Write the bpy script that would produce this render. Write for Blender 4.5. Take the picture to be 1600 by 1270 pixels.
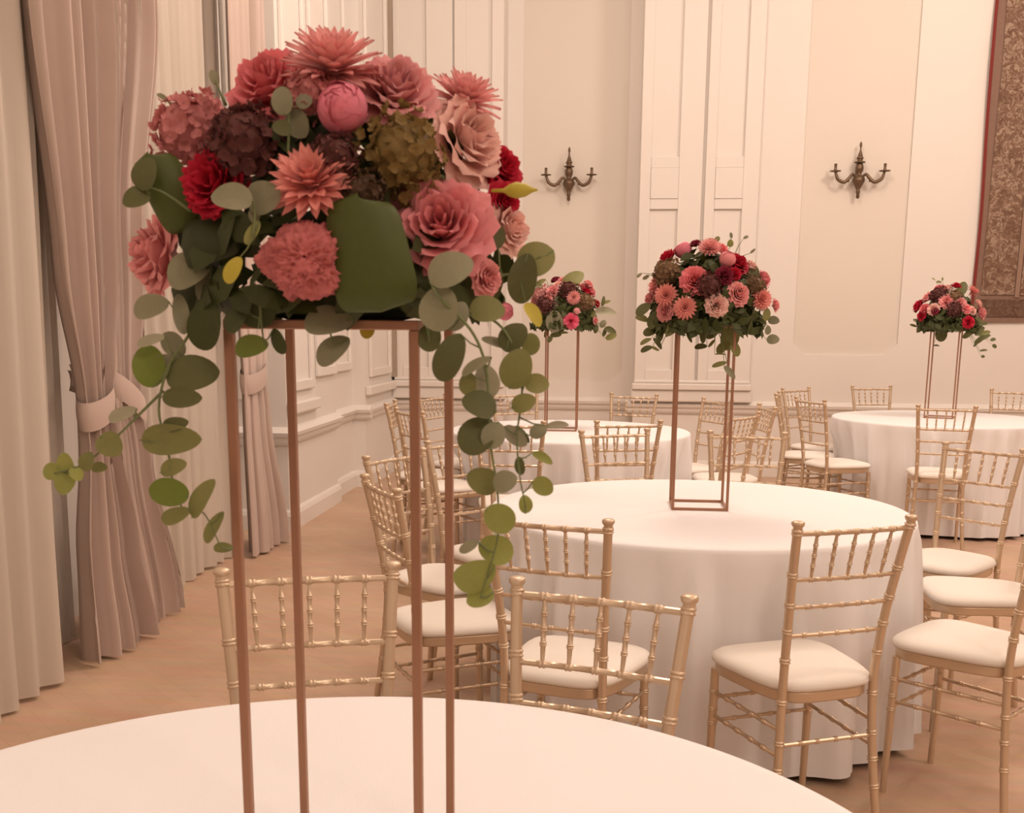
import bpy, math, random
from mathutils import Vector, Matrix, Quaternion
random.seed(11)
for o in list(bpy.data.objects): bpy.data.objects.remove(o, do_unlink=True)
scene = bpy.context.scene
COL = scene.collection
R = math.radians; PI = math.pi; TAU = 2*math.pi

# ------------------------------------------------------------------ camera
# room frame: X to the right along the far wall, Y towards it, Z up
CAM_H, PITCH, ROLL, YAW, FPX = 1.385, 0.1955, 0.0077, 0.096, 1710.0
def _rot(v):
    c, s = math.cos(YAW), math.sin(YAW)
    return Vector((v[0]*c - v[1]*s, v[0]*s + v[1]*c, v[2]))
_f = (0, math.cos(PITCH), -math.sin(PITCH)); _u = (0, math.sin(PITCH), math.cos(PITCH)); _r = (1, 0, 0)
_cr, _sr = math.cos(ROLL), math.sin(ROLL)
cr = _rot([_cr*a + _sr*b for a, b in zip(_r, _u)]); cu = _rot([-_sr*a + _cr*b for a, b in zip(_r, _u)]); cw = _rot(_f)
cam_data = bpy.data.cameras.new('camera'); cam = bpy.data.objects.new('camera', cam_data); COL.objects.link(cam)
M = Matrix((cr, cu, -cw)).transposed().to_4x4(); M.translation = (0, 0, CAM_H); cam.matrix_world = M
cam_data.sensor_fit = 'HORIZONTAL'; cam_data.sensor_width = 36; cam_data.lens = FPX/1600*36
cam_data.shift_y = 210.3/1600; cam_data.clip_start = .05
cam_data.dof.use_dof = True; cam_data.dof.focus_distance = 4.0; cam_data.dof.aperture_fstop = 18   # a phone's small lens, focused on the middle table
scene.camera = cam

# ------------------------------------------------------------------ world, lights, exposure
world = bpy.data.worlds.new('night_outside'); scene.world = world; world.use_nodes = True
world.node_tree.nodes['Background'].inputs[0].default_value = (.02, .018, .02, 1)
world.node_tree.nodes['Background'].inputs[1].default_value = .5
def lamp(name, loc, energy, radius, color=(1, .79, .655)):
    d = bpy.data.lights.new(name, 'POINT'); d.energy = energy; d.shadow_soft_size = radius; d.color = color
    o = bpy.data.objects.new(name, d); o.location = loc; COL.objects.link(o); return o
# the hall's two rows of ceiling chandeliers, above the frame
for y, right, left in ((6.9, 205, 190), (2.7, 132, 42), (-1.8, 155, 36)):
    lamp('chandelier_light', (3.4, y, 4.6), right, .42)
    lamp('chandelier_light', (-.1, y-1.0, 4.7), left, .42)
vs = scene.view_settings
vs.view_transform = 'Standard'; vs.look = 'None'; vs.gamma = 1; vs.use_curve_mapping = False
vs.exposure = 0.0

# ------------------------------------------------------------------ materials
MATS = {}
def mat(name, col, rough=.6, metal=0., var=0., vscale=20., bump=0., bscale=80., transl=0., spec=.4, sheen=0., transp=0., objvar=0., coat=0.):
    if name in MATS: return MATS[name]
    m = bpy.data.materials.new(name); m.use_nodes = True; nt = m.node_tree; N = nt.nodes; L = nt.links
    b = N['Principled BSDF']; out = N['Material Output']
    b.inputs['Base Color'].default_value = (*col, 1); b.inputs['Roughness'].default_value = rough
    b.inputs['Metallic'].default_value = metal; b.inputs['Specular IOR Level'].default_value = spec
    if sheen: b.inputs['Sheen Weight'].default_value = sheen
    if coat: b.inputs['Coat Weight'].default_value = coat
    tc = N.new('ShaderNodeTexCoord'); csock = None
    if var:
        nz = N.new('ShaderNodeTexNoise'); nz.inputs['Scale'].default_value = vscale; nz.inputs['Detail'].default_value = 4
        L.new(tc.outputs['Object'], nz.inputs['Vector'])
        mx = N.new('ShaderNodeMix'); mx.data_type = 'RGBA'
        mx.inputs[6].default_value = (*[c*(1-var) for c in col], 1); mx.inputs[7].default_value = (*[min(1, c*(1+var)) for c in col], 1)
        L.new(nz.outputs['Fac'], mx.inputs[0]); csock = mx.outputs[2]
    if objvar:
        oi = N.new('ShaderNodeObjectInfo'); hs = N.new('ShaderNodeHueSaturation')
        mr = N.new('ShaderNodeMapRange'); mr.inputs[3].default_value = 1-objvar; mr.inputs[4].default_value = 1+objvar
        L.new(oi.outputs['Random'], mr.inputs[0]); L.new(mr.outputs[0], hs.inputs['Value'])
        if csock: L.new(csock, hs.inputs['Color'])
        else: hs.inputs['Color'].default_value = (*col, 1)
        csock = hs.outputs[0]
    if csock: L.new(csock, b.inputs['Base Color'])
    if bump:
        n2 = N.new('ShaderNodeTexNoise'); n2.inputs['Scale'].default_value = bscale; n2.inputs['Detail'].default_value = 3
        L.new(tc.outputs['Object'], n2.inputs['Vector'])
        bp = N.new('ShaderNodeBump'); bp.inputs['Strength'].default_value = bump; bp.inputs['Distance'].default_value = .01
        L.new(n2.outputs['Fac'], bp.inputs['Height']); L.new(bp.outputs[0], b.inputs['Normal'])
    last = b.outputs[0]
    if transl:
        t = N.new('ShaderNodeBsdfTranslucent'); t.inputs[0].default_value = (*col, 1)
        if csock: L.new(csock, t.inputs[0])
        ms = N.new('ShaderNodeMixShader'); ms.inputs[0].default_value = transl
        L.new(last, ms.inputs[1]); L.new(t.outputs[0], ms.inputs[2]); last = ms.outputs[0]
    if transp:
        t = N.new('ShaderNodeBsdfTransparent'); ms = N.new('ShaderNodeMixShader'); ms.inputs[0].default_value = transp
        L.new(last, ms.inputs[1]); L.new(t.outputs[0], ms.inputs[2]); last = ms.outputs[0]
    if last is not b.outputs[0]: L.new(last, out.inputs[0])
    MATS[name] = m; return m
W_CREAM = mat('cream_wall_paint', (.80, .762, .72), .55, var=.02, vscale=1.5)
W_PANEL = mat('beige_panel_paint', (.75, .70, .635), .6, var=.02, vscale=1.5)
W_TRIM = mat('cream_trim_paint', (.80, .762, .72), .45)
CEIL = mat('ceiling_plaster', (.82, .80, .77), .8)
CLOTH = mat('white_table_linen', (.88, .885, .91), .85, var=.02, vscale=3, bump=.05, bscale=300)
SEATC = mat('ivory_seat_fabric', (.84, .80, .745), .8, bump=.06, bscale=250)
GOLD = mat('champagne_gold_paint', (.65, .515, .375), .34, metal=.55, var=.05, vscale=8, spec=.5)
STAND = mat('copper_brown_metal', (.36, .19, .12), .42, metal=.45, var=.06, vscale=12)
BRONZE = mat('antique_bronze', (.17, .115, .075), .42, metal=.7, var=.3, vscale=40)
DRAPE = mat('rose_taupe_velvet', (.56, .45, .40), .8, var=.05, vscale=6, sheen=.08)
SHEER = mat('ivory_sheer_voile', (.76, .685, .60), .9, transl=.28, transp=.08)
GLASS = mat('dark_window_glass', (.03, .03, .035), .08)
FOAM = mat('dark_green_foam', (.03, .045, .02), .9)
STEM = mat('green_stem', (.16, .20, .08), .6)
PET = {}
for k, c in dict(coral=(.86, .25, .28), pale=(.90, .44, .43), hot=(.86, .27, .36), dusty=(.84, .40, .41), blush=(.97, .60, .54), red=(.55, .018, .05),
                 mauve=(.64, .25, .25), burgundy=(.15, .055, .05), salmon=(.90, .38, .34), coralred=(.66, .20, .20), pink=(.90, .35, .38), salmonpink=(.90, .40, .40),
                 olive=(.27, .185, .065), brown=(.25, .16, .09), darkbrown=(.10, .06, .035), burg=(.28, .03, .06), dustypink=(.64, .32, .31), hotpink=(.84, .17, .28)).items():
    PET[k] = mat('petal_'+k, c, .6, var=.10, vscale=3, transl=.18, objvar=.10, spec=.25)
LEAF = {}
for k, c in dict(g=(.25, .25, .155), s=(.36, .35, .24), d=(.115, .125, .045), d2=(.06, .075, .02), o=(.22, .225, .075), l=(.30, .33, .085), l2=(.15, .20, .03), y=(.50, .43, .06), y2=(.31, .32, .10),
                 leafdark=(.08, .105, .022), leafblack=(.04, .05, .015)).items():
    LEAF[k] = mat('leaf_'+k, c, .5, var=.10, vscale=4, transl=.15, objvar=.12, spec=.35)

def floor_material():
    m = bpy.data.materials.new('worn_oak_parquet'); m.use_nodes = True; nt = m.node_tree; N = nt.nodes; L = nt.links; b = N['Principled BSDF']
    tc = N.new('ShaderNodeTexCoord'); mp = N.new('ShaderNodeMapping'); mp.inputs['Rotation'].default_value = (0, 0, R(45))
    br = N.new('ShaderNodeTexBrick'); br.offset = .5; br.inputs['Scale'].default_value = 1.0; br.inputs['Brick Width'].default_value = .42; br.inputs['Row Height'].default_value = .075
    br.inputs['Mortar Size'].default_value = .0012; br.inputs['Color1'].default_value = (.58, .385, .265, 1); br.inputs['Color2'].default_value = (.68, .47, .335, 1); br.inputs['Mortar'].default_value = (.43, .27, .18, 1)
    nz = N.new('ShaderNodeTexNoise'); nz.inputs['Scale'].default_value = 2.2; nz.inputs['Detail'].default_value = 5
    nz2 = N.new('ShaderNodeTexNoise'); nz2.inputs['Scale'].default_value = 9; nz2.inputs['Detail'].default_value = 3
    mp2 = N.new('ShaderNodeMapping'); mp2.inputs['Scale'].default_value = (.35, 2.2, 1); mp2.inputs['Rotation'].default_value = (0, 0, R(45))
    cr_ = N.new('ShaderNodeValToRGB'); cr_.color_ramp.elements[0].position = .3; cr_.color_ramp.elements[0].color = (.54, .35, .235, 1); cr_.color_ramp.elements[1].position = .72; cr_.color_ramp.elements[1].color = (.72, .52, .375, 1)
    mx = N.new('ShaderNodeMix'); mx.data_type = 'RGBA'; mx.inputs[0].default_value = .62
    mx2 = N.new('ShaderNodeMix'); mx2.data_type = 'RGBA'; mx2.blend_type = 'MULTIPLY'; mx2.inputs[0].default_value = .28
    L.new(tc.outputs['Object'], mp.inputs[0]); L.new(mp.outputs[0], br.inputs[0]); L.new(tc.outputs['Object'], nz.inputs[0])
    L.new(tc.outputs['Object'], mp2.inputs[0]); L.new(mp2.outputs[0], nz2.inputs[0])
    L.new(nz.outputs['Fac'], cr_.inputs[0]); L.new(br.outputs[0], mx.inputs[6]); L.new(cr_.outputs[0], mx.inputs[7])
    L.new(mx.outputs[2], mx2.inputs[6]); L.new(nz2.outputs['Color'], mx2.inputs[7]); L.new(mx2.outputs[2], b.inputs['Base Color'])
    b.inputs['Roughness'].default_value = .42; b.inputs['Specular IOR Level'].default_value = .35
    return m
def tapestry_material(name, cols, scale, seed):
    m = bpy.data.materials.new(name); m.use_nodes = True; nt = m.node_tree; N = nt.nodes; L = nt.links; b = N['Principled BSDF']
    tc = N.new('ShaderNodeTexCoord'); mp = N.new('ShaderNodeMapping'); mp.inputs['Location'].default_value = (seed, seed*.7, seed*1.3)
    nz = N.new('ShaderNodeTexNoise'); nz.inputs['Scale'].default_value = scale*.6; nz.inputs['Detail'].default_value = 2
    add = N.new('ShaderNodeMix'); add.data_type = 'RGBA'; add.blend_type = 'LINEAR_LIGHT'; add.inputs[0].default_value = .07
    vo = N.new('ShaderNodeTexVoronoi'); vo.inputs['Scale'].default_value = scale; vo.feature = 'F1'; vo.distance = 'MANHATTAN'
    sep = N.new('ShaderNodeSeparateColor'); rp = N.new('ShaderNodeValToRGB'); rp.color_ramp.interpolation = 'CONSTANT'
    els = rp.color_ramp.elements
    for i, c in enumerate(cols):
        e = els[i] if i < 2 else els.new(i/len(cols))
        e.position = i/len(cols); e.color = (*c, 1)
    wv = N.new('ShaderNodeTexNoise'); wv.inputs['Scale'].default_value = scale*5
    mx = N.new('ShaderNodeMix'); mx.data_type = 'RGBA'; mx.blend_type = 'MULTIPLY'; mx.inputs[0].default_value = .40
    av = [sum(c[i] for c in cols)/len(cols) for i in range(3)]; soft = N.new('ShaderNodeMix'); soft.data_type = 'RGBA'; soft.inputs[0].default_value = .30; soft.inputs[7].default_value = (*av, 1)
    vo2 = N.new('ShaderNodeTexVoronoi'); vo2.inputs['Scale'].default_value = scale*2.3; sep2 = N.new('ShaderNodeSeparateColor'); mth = N.new('ShaderNodeMath'); mth.operation = 'MULTIPLY_ADD'; mth.inputs[1].default_value = .45; mth.inputs[2].default_value = -.2; ad2 = N.new('ShaderNodeMath'); ad2.use_clamp = True
    L.new(tc.outputs['Object'], mp.inputs[0]); L.new(mp.outputs[0], nz.inputs[0]); L.new(mp.outputs[0], add.inputs[6]); L.new(nz.outputs['Color'], add.inputs[7])
    L.new(add.outputs[2], vo.inputs['Vector']); L.new(vo.outputs['Color'], sep.inputs[0]); L.new(add.outputs[2], vo2.inputs['Vector']); L.new(vo2.outputs['Color'], sep2.inputs[0]); L.new(sep2.outputs[0], mth.inputs[0]); L.new(sep.outputs[0], ad2.inputs[0]); L.new(mth.outputs[0], ad2.inputs[1]); L.new(ad2.outputs[0], rp.inputs[0])
    L.new(mp.outputs[0], wv.inputs[0]); L.new(rp.outputs[0], soft.inputs[6]); L.new(soft.outputs[2], mx.inputs[6]); L.new(wv.outputs['Fac'], mx.inputs[7]); L.new(mx.outputs[2], b.inputs['Base Color'])
    b.inputs['Roughness'].default_value = .95; b.inputs['Specular IOR Level'].default_value = .1
    return m

# ------------------------------------------------------------------ mesh builder
class MB:
    def __init__(s): s.v = []; s.f = []
    def add(s, vs, fs):
        k = len(s.v); s.v += [tuple(p) for p in vs]; s.f += [tuple(i+k for i in f) for f in fs]; return s
    def box(s, x0, x1, y0, y1, z0, z1):
        v = [(x, y, z) for z in (z0, z1) for y in (y0, y1) for x in (x0, x1)]
        return s.add(v, [(0, 2, 3, 1), (4, 5, 7, 6), (0, 1, 5, 4), (2, 6, 7, 3), (0, 4, 6, 2), (1, 3, 7, 5)])
    def prism(s, poly, y0, y1):              # polygon in XZ (counter-clockwise seen from -Y), extruded along Y
        n = len(poly); v = [(x, y0, z) for x, z in poly] + [(x, y1, z) for x, z in poly]
        return s.add(v, [tuple(range(n)), tuple(range(2*n-1, n-1, -1))] + [(i, i+n, (i+1) % n+n, (i+1) % n) for i in range(n)])
    def tube(s, pts, rad, n=8, cap=True):
        pts = [Vector(p) for p in pts]; m = len(pts); rad = rad if isinstance(rad, (list, tuple)) else [rad]*m
        v = []; up = None
        for i, p in enumerate(pts):
            t = (pts[min(i+1, m-1)] - pts[max(i-1, 0)]).normalized()
            if up is None: up = Vector((0, 1, 0)) if abs(t.y) < .9 else Vector((1, 0, 0))
            a = (up - t*up.dot(t)).normalized(); b = t.cross(a); up = a
            for k in range(n):
                w = TAU*k/n; v.append(p + (a*math.cos(w) + b*math.sin(w))*rad[i])
        f = [(i*n+k, i*n+(k+1) % n, (i+1)*n+(k+1) % n, (i+1)*n+k) for i in range(m-1) for k in range(n)]
        if cap: f += [tuple(range(n-1, -1, -1)), tuple((m-1)*n+k for k in range(n))]
        return s.add(v, f)
    def lathe(s, prof, n=16, c=(0, 0, 0)):   # prof: (radius, z)
        v = [(c[0]+r_*math.cos(TAU*k/n), c[1]+r_*math.sin(TAU*k/n), c[2]+z) for r_, z in prof for k in range(n)]; m = len(prof)
        f = [(i*n+k, i*n+(k+1) % n, (i+1)*n+(k+1) % n, (i+1)*n+k) for i in range(m-1) for k in range(n)]
        f += [tuple(range(n-1, -1, -1)), tuple((m-1)*n+k for k in range(n))]
        return s.add(v, f)
    def grid(s, fn, nu, nv, wrap=False):
        v = [fn(i/nu, j/nv) for j in range(nv+1) for i in range(nu if wrap else nu+1)]; w = nu if wrap else nu+1
        f = [(j*w+i, j*w+(i+1) % w, (j+1)*w+(i+1) % w, (j+1)*w+i) for j in range(nv) for i in range(nu)]
        return s.add(v, f)
    def mesh(s, name, smooth=False):
        me = bpy.data.meshes.new(name); me.from_pydata(s.v, [], s.f); me.update()
        if smooth: me.polygons.foreach_set('use_smooth', [True]*len(me.polygons))
        return me
    def build(s, name, m=None, parent=None, smooth=False, auto=None):
        return link(name, s.mesh(name, smooth), m, parent, auto)
def link(name, me, m=None, parent=None, auto=None):
    o = bpy.data.objects.new(name, me); COL.objects.link(o)
    if m is not None:
        if not me.materials: me.materials.append(None)
        o.material_slots[0].link = 'OBJECT'; o.material_slots[0].material = m
    if parent is not None: o.parent = parent
    if auto: me.polygons.foreach_set('use_smooth', [True]*len(me.polygons)); me.set_sharp_from_angle(angle=R(auto))
    return o
def bevel(o, w, seg=2):
    b = o.modifiers.new('bevel', 'BEVEL'); b.width = w; b.segments = seg; b.limit_method = 'ANGLE'; return o
def empty(name, loc=(0, 0, 0), rz=0.):
    o = bpy.data.objects.new(name, None); o.empty_display_size = .05; o.location = loc; o.rotation_euler = (0, 0, rz); COL.objects.link(o); return o
def tag(o, label, cat, group=None):
    o['label'] = label; o['category'] = cat
    if group: o['group'] = group
    return o
def struct(o, label=None):
    o['kind'] = 'structure'
    if label: o['label'] = label
    return o
def copy_tree(o, parent=None):
    c = o.copy(); COL.objects.link(c)
    if parent is not None: c.parent = parent
    for ch in list(o.children): copy_tree(ch, c)
    return c

# ------------------------------------------------------------------ the hall
XR, YB, YF, YN, CEILZ = 8.8, -5.5, 10.4, 10.7, 5.6
fl = MB().box(-2.9, XR+.2, YB-.2, YN+.3, -.1, 0).build('floor', floor_material()); struct(fl, 'worn pale parquet floor of the hall')
struct(MB().box(-2.9, XR+.2, YB-.2, YN+.3, CEILZ, CEILZ+.1).build('ceiling', CEIL))
struct(MB().box(XR, XR+.15, YB-.2, YN+.3, 0, CEILZ).build('wall_right', W_CREAM))
struct(MB().box(-2.9, XR, YB-.15, YB, 0, CEILZ).build('wall_back', W_CREAM))

# far wall: main plane with a recessed sconce panel, a deeper bay between double pilasters
def notched(x0, x1, zb, n=.11, zt=CEILZ):   # tall panel with clipped lower corners
    return [(x0+n, zb), (x1-n, zb), (x1, zb+n), (x1, zt), (x0, zt), (x0, zb+n)]
wf = MB()
wf.box(-2.5, -1.10, YF, YN+.2, 0, CEILZ); wf.box(.13, 1.575, YF, YN+.2, 0, CEILZ); wf.box(2.505, XR, YF, YN+.2, 0, CEILZ)
wf.box(1.575, 2.505, YF, YN+.2, 0, 1.13)
wf.prism([(1.575, 1.13), (1.685, 1.13), (1.575, 1.24)], YF, YF+.035); wf.prism([(2.395, 1.13), (2.505, 1.13), (2.505, 1.24)], YF, YF+.035)
wf.box(-1.10, .13, YN+.04, YN+.2, 0, CEILZ)
wf.box(-1.10, -.955, YN, YN+.04, 0, CEILZ); wf.box(.02, .13, YN, YN+.04, 0, CEILZ); wf.box(-.955, .02, YN, YN+.04, 0, .85)
wf.prism([(-.955, .85), (-.845, .85), (-.955, .96)], YN, YN+.04); wf.prism([(-.09, .85), (.02, .85), (.02, .96)], YN, YN+.04)
wf.box(-1.562, -1.545, YF-.05, YF, .89, CEILZ); wf.box(.685, .712, YF-.045, YF, .89, CEILZ)
wall_far = struct(wf.build('wall_far', W_CREAM), 'cream far wall with pilasters and recessed panels')
def part_panel(x0, x1, zb, yf, label):
    o = MB().prism(notched(x0, x1, zb), yf, yf+.012).build('panel', W_PANEL, wall_far); o['label'] = label
part_panel(1.575, 2.505, 1.13, YF+.024, 'beige recessed wall panel with clipped corners'); part_panel(-.955, .02, .85, YN+.03, 'beige recessed wall panel with clipped corners')
def pilaster(x0, x1, px0, px1, y=YF, par=None):
    # slab, then stiles and rails proud of it so that the tall panels are recessed
    par = par or wall_far; d = .085; a = y-d; b = y-d+.028
    o = MB(); o.box(x0, x1, b, y+.001, .89, CEILZ)
    o.box(x0, px0, a, b, .89, CEILZ); o.box(px1, x1, a, b, .89, CEILZ)
    for z0, z1 in ((.89, .985), (2.41, 2.50), (2.765, 2.86)): o.box(px0, px1, a, b, z0, z1)
    o.box(px0, px1, a-.008, b, 2.50, 2.765)
    bevel(o.build('pilaster', W_TRIM, par), .006, 2)
pilaster(-2.10, -1.562, -2.045, -1.80); pilaster(-1.545, -1.10, -1.445, -1.208)
pilaster(.134, .685, .23, .477); pilaster(.712, 1.185, .801, 1.045)
def pedestal(x0, x1):
    o = MB(); o.box(x0-.02, x1+.02, YF-.115, YF, .80, .86); o.box(x0-.005, x1+.005, YF-.10, YF, .86, .892); o.box(x0-.03, x1+.03, YF-.09, YF, .69, .80)
    bevel(o.build('pedestal', W_TRIM, wall_far), .012, 2)
pedestal(-2.12, -1.10); pedestal(.134, 1.185)
# chair rail and baseboard follow every break of the wall
ntrim = [0]
def rail_run(p, q, nx, ny, ext0=0, ext1=0):      # from p to q, (nx, ny) points into the room
    d = Vector((q[0]-p[0], q[1]-p[1], 0)); L_ = d.length; d.normalize()
    def run(prof, name):
        n = len(prof); v = []
        for e in (-ext0, L_+ext1):
            for off, z in prof: v.append((p[0]+d.x*e+nx*off, p[1]+d.y*e+ny*off, z))
        m = MB().add(v, [tuple(range(n)), tuple(range(2*n-1, n-1, -1))] + [(i, i+n, (i+1) % n+n, (i+1) % n) for i in range(n)])
        o = m.build(name, W_TRIM)
        return struct(o)
    ntrim[0] += 1
    run([(0, .575), (.018, .58), (.03, .60), (.034, .625), (.052, .64), (.058, .665), (.045, .672), (.02, .69), (0, .70)], 'trim_%d' % ntrim[0])
    run([(0, 0), (.03, 0), (.03, .10), (.02, .125), (.008, .14), (0, .14)], 'baseboard_%d' % ntrim[0])
rail_run((-2.15, YF), (-1.10, YF), 0, -1, 0, .055); rail_run((-1.10, YF), (-1.10, YN), 1, 0); rail_run((-1.10, YN), (.13, YN), 0, -1)
rail_run((.13, YN), (.13, YF), -1, 0); rail_run((.13, YF), (XR, YF), 0, -1, .055, 0)

# left wall: windows in deep reveals, then the pier and the stepped corner
XW = -2.55
wl = MB(); WIN = [(2.35, 4.12), (5.05, 6.35)]
ys = [YB-.2, *[y for w_ in WIN for y in w_], 7.13]
for a, b in ((ys[0], ys[1]), (ys[2], ys[3]), (ys[4], ys[5])): wl.box(XW-.3, XW, a, b, 0, CEILZ)
for a, b in WIN: wl.box(XW-.3, XW, a, b, 0, .45); wl.box(XW-.3, XW, a, b, 3.9, CEILZ)
wl.box(XW-.3, -2.20, 7.13, 8.42, 0, CEILZ); wl.box(XW-.3, -2.265, 8.42, 9.21, 0, CEILZ); wl.box(XW-.3, -2.15, 9.21, YF+.2, 0, CEILZ)
wall_left = struct(wl.build('wall_left', W_CREAM), 'cream window wall with stepped piers')
for i, (a, b) in enumerate(WIN):
    w_ = MB(); x0, x1 = XW-.2, XW-.12
    w_.box(x0, x1, a, a+.07, .45, 3.9); w_.box(x0, x1, b-.07, b, .45, 3.9); w_.box(x0, x1, a, b, .45, .55); w_.box(x0, x1, a, b, 3.82, 3.9)
    m_ = (a+b)/2; w_.box(x0, x1, m_-.05, m_+.05, .55, 3.82); w_.box(x0+.01, x1-.01, a, b, 1.42, 1.48); w_.box(x0+.01, x1-.01, a, b, 2.7, 2.76)
    wo = struct(w_.build('window_%d' % (i+1), W_TRIM), 'tall white window behind the sheer curtain')
    for c0, c1 in ((a+.07, m_-.05), (m_+.05, b-.07)):
        for z0, z1 in ((.55, 1.42), (1.48, 2.7), (2.76, 3.82)): MB().box(x0+.03, x0+.038, c0, c1, z0, z1).build('pane', GLASS, wo)
    MB().box(XW-.12, XW+.07, a-.04, b+.04, .40, .45).build('window_sill', W_TRIM, wo)
rail_run((XW, 7.13), (-2.20, 7.13), 0, -1, 0, .055); rail_run((-2.20, 7.13), (-2.20, 8.42), 1, 0); rail_run((-2.20, 8.42), (-2.265, 8.42), 0, 1)
rail_run((-2.265, 8.42), (-2.265, 9.21), 1, 0); rail_run((-2.265, 9.21), (-2.15, 9.21), 0, -1, 0, .055); rail_run((-2.15, 9.21), (-2.15, YF), 1, 0)
# pier mouldings on the left wall: stiles proud of the plane, plinths above the rail
def side_panel(x, y0, y1, z0, z1, w=.07, d=.03):
    o = MB(); o.box(x, x+d, y0, y0+w, z0, z1); o.box(x, x+d, y1-w, y1, z0, z1); o.box(x, x+d, y0+w, y1-w, z0, z0+w); o.box(x, x+d, y0+w, y1-w, z1-w, z1)
    bevel(o.build('panel_frame', W_TRIM, wall_left), .008, 2)
side_panel(-2.20, 7.20, 7.75, .93, 5.3); side_panel(-2.20, 7.85, 8.38, 1.0, 5.3); side_panel(-2.265, 8.50, 9.15, 1.0, 5.3); side_panel(-2.15, 9.35, 10.2, .93, 5.3)
for y0, y1, x in ((7.13, 7.82, -2.20), (9.21, 10.3, -2.15)):
    bevel(MB().box(x, x+.05, y0, y1, .78, .86).build('plinth', W_TRIM, wall_left), .012, 2)
bevel(MB().box(-2.52, -2.33, 7.10, 7.13, .88, 5.3).build('panel_frame', W_TRIM, wall_left), .008, 2)
# dark-painted box for the shade of a corner slot, ends above the rail
shade_strip = MB().box(-2.15, -2.10, YF-.10, YF-.02, .89, CEILZ).build('slot_shade', mat('grey_beige_shade', (.42, .34, .27), .5))
tag(shade_strip, 'narrow dark strip standing for a shaded slot in the far left corner of the wall', 'shade_strip')

# ------------------------------------------------------------------ curtains
def interp(levels, z):
    for a, b in zip(levels, levels[1:]):
        if b[0] <= z <= a[0]:
            t = (a[0]-z)/(a[0]-b[0]) if a[0] != b[0] else 0
            t = t*t*(3-2*t)
            return [p+(q-p)*t for p, q in zip(a, b)]
    return list(levels[-1] if z < levels[-1][0] else levels[0])
def hanging(name, levels, folds, m, parent=None, seed=0, nz=60, hem=0.):
    # levels: (z, y_start, y_end, x, fold depth) from the ceiling to the floor
    rnd = random.Random(seed); zs = levels[0][0]; ze = levels[-1][0]
    ph = [rnd.uniform(0, TAU) for _ in range(4)]; warp = [rnd.uniform(-.25, .25) for _ in range(folds+2)]
    def fn(s, t):
        z = zs+(ze-zs)*t
        _, y0, y1, x, amp = interp(levels, z)
        k = s*folds; i = int(min(k, folds-1)); sh = warp[i]*(1-abs(2*(k-i)-1))
        w = TAU*(k+sh*.5)
        dx = amp*(math.sin(w)*.75 + .28*math.sin(w*2.1+ph[0]+z*.35) + .25*math.sin(w*.37+ph[1]+z*.5))
        dy = amp*.30*math.sin(w*1.0+ph[2])
        zz = z + (hem*math.sin(s*9+ph[3]) if t == 1 else 0)
        return (x+dx, y0+(y1-y0)*s+dy, zz)
    return MB().grid(fn, folds*12, nz).build(name, m, parent, smooth=True)
TOP = CEILZ-.01
def drape(label, levels, folds, seed, tie_z, tie_y0, tie_y1, tie_x, rx, hook, slope=.08):
    root = tag(empty('curtain', (tie_x, (tie_y0+tie_y1)/2, 0)), label, 'curtain', 'rose taupe drapes along the windows')
    off = root.location
    lv = [(z, y0-off.y, y1-off.y, x-off.x, a) for z, y0, y1, x, a in levels]
    hanging('drape_panel', lv, folds, DRAPE, root, seed, nz=70)
    # tieback: a wide band wrapped round the gathered cloth, drooping to the front and rising to its wall hook
    ry = (tie_y1-tie_y0)/2+.02; hy, hx, hz = hook[1]-off.y, hook[0]-off.x, hook[2]
    sgn = 1 if hy > 0 else -1
    def band(s, t):
        a = TAU*s; x = rx*math.cos(a); y = ry*math.sin(a)
        front = (1+math.cos(a))/2; side = (1+sgn*math.sin(a))/2
        zc = tie_z - .02*front + slope*(side-.15)
        h = .115
        bul = 1+.07*math.sin(PI*t)-.05*t*front
        return (x*bul, y*bul, zc+h/2-h*t)
    tb = MB().grid(band, 40, 6, wrap=True)
    y1 = sgn*ry*.8
    tb.grid(lambda s, t: (rx*.4+(hx-rx*.4)*s + .01*math.sin(PI*t), y1+(hy-y1)*s, tie_z+slope*.8+.055-.11*t+(hz-tie_z-slope*.8)*s+(.02*t-.01)*s), 10, 4)
    tb.build('tieback', DRAPE, root, smooth=True)
    return root
drape('rose taupe drape pulled into a wide tieback beside the nearest sheer', [(TOP, 4.00, 4.72, -2.16, .075), (2.6, 4.05, 4.70, -2.16, .075), (1.6, 4.12, 4.54, -2.14, .06), (1.06, 4.19, 4.40, -2.12, .04), (.90, 4.19, 4.42, -2.12, .045), (.45, 4.12, 4.54, -2.12, .06), (.015, 4.08, 4.62, -2.10, .075)],
      5, 3, 1.03, 4.20, 4.39, -2.12, .058, (-2.40, 4.62, 1.13))
drape('rose taupe drape hanging behind the first tied drape, strap rising to the wall', [(TOP, 4.74, 5.36, -2.20, .07), (2.8, 4.72, 5.28, -2.20, .07), (1.7, 4.58, 4.96, -2.19, .055), (1.02, 4.54, 4.82, -2.17, .04), (.80, 4.56, 4.86, -2.17, .05), (.015, 4.60, 5.06, -2.14, .06)],
      5, 8, 1.0, 4.56, 4.81, -2.17, .056, (-2.33, 4.50, 1.16), .16)
drape('rose taupe drape tied back against the far window pier', [(TOP, 6.34, 6.92, -2.20, .06), (2.8, 6.28, 6.84, -2.20, .06), (1.5, 6.26, 6.70, -2.19, .05), (1.05, 6.24, 6.56, -2.17, .04), (.85, 6.24, 6.60, -2.17, .045), (.015, 6.22, 6.80, -2.15, .06)],
      5, 21, 1.05, 6.26, 6.55, -2.17, .058, (-2.38, 6.98, 1.16))
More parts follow.
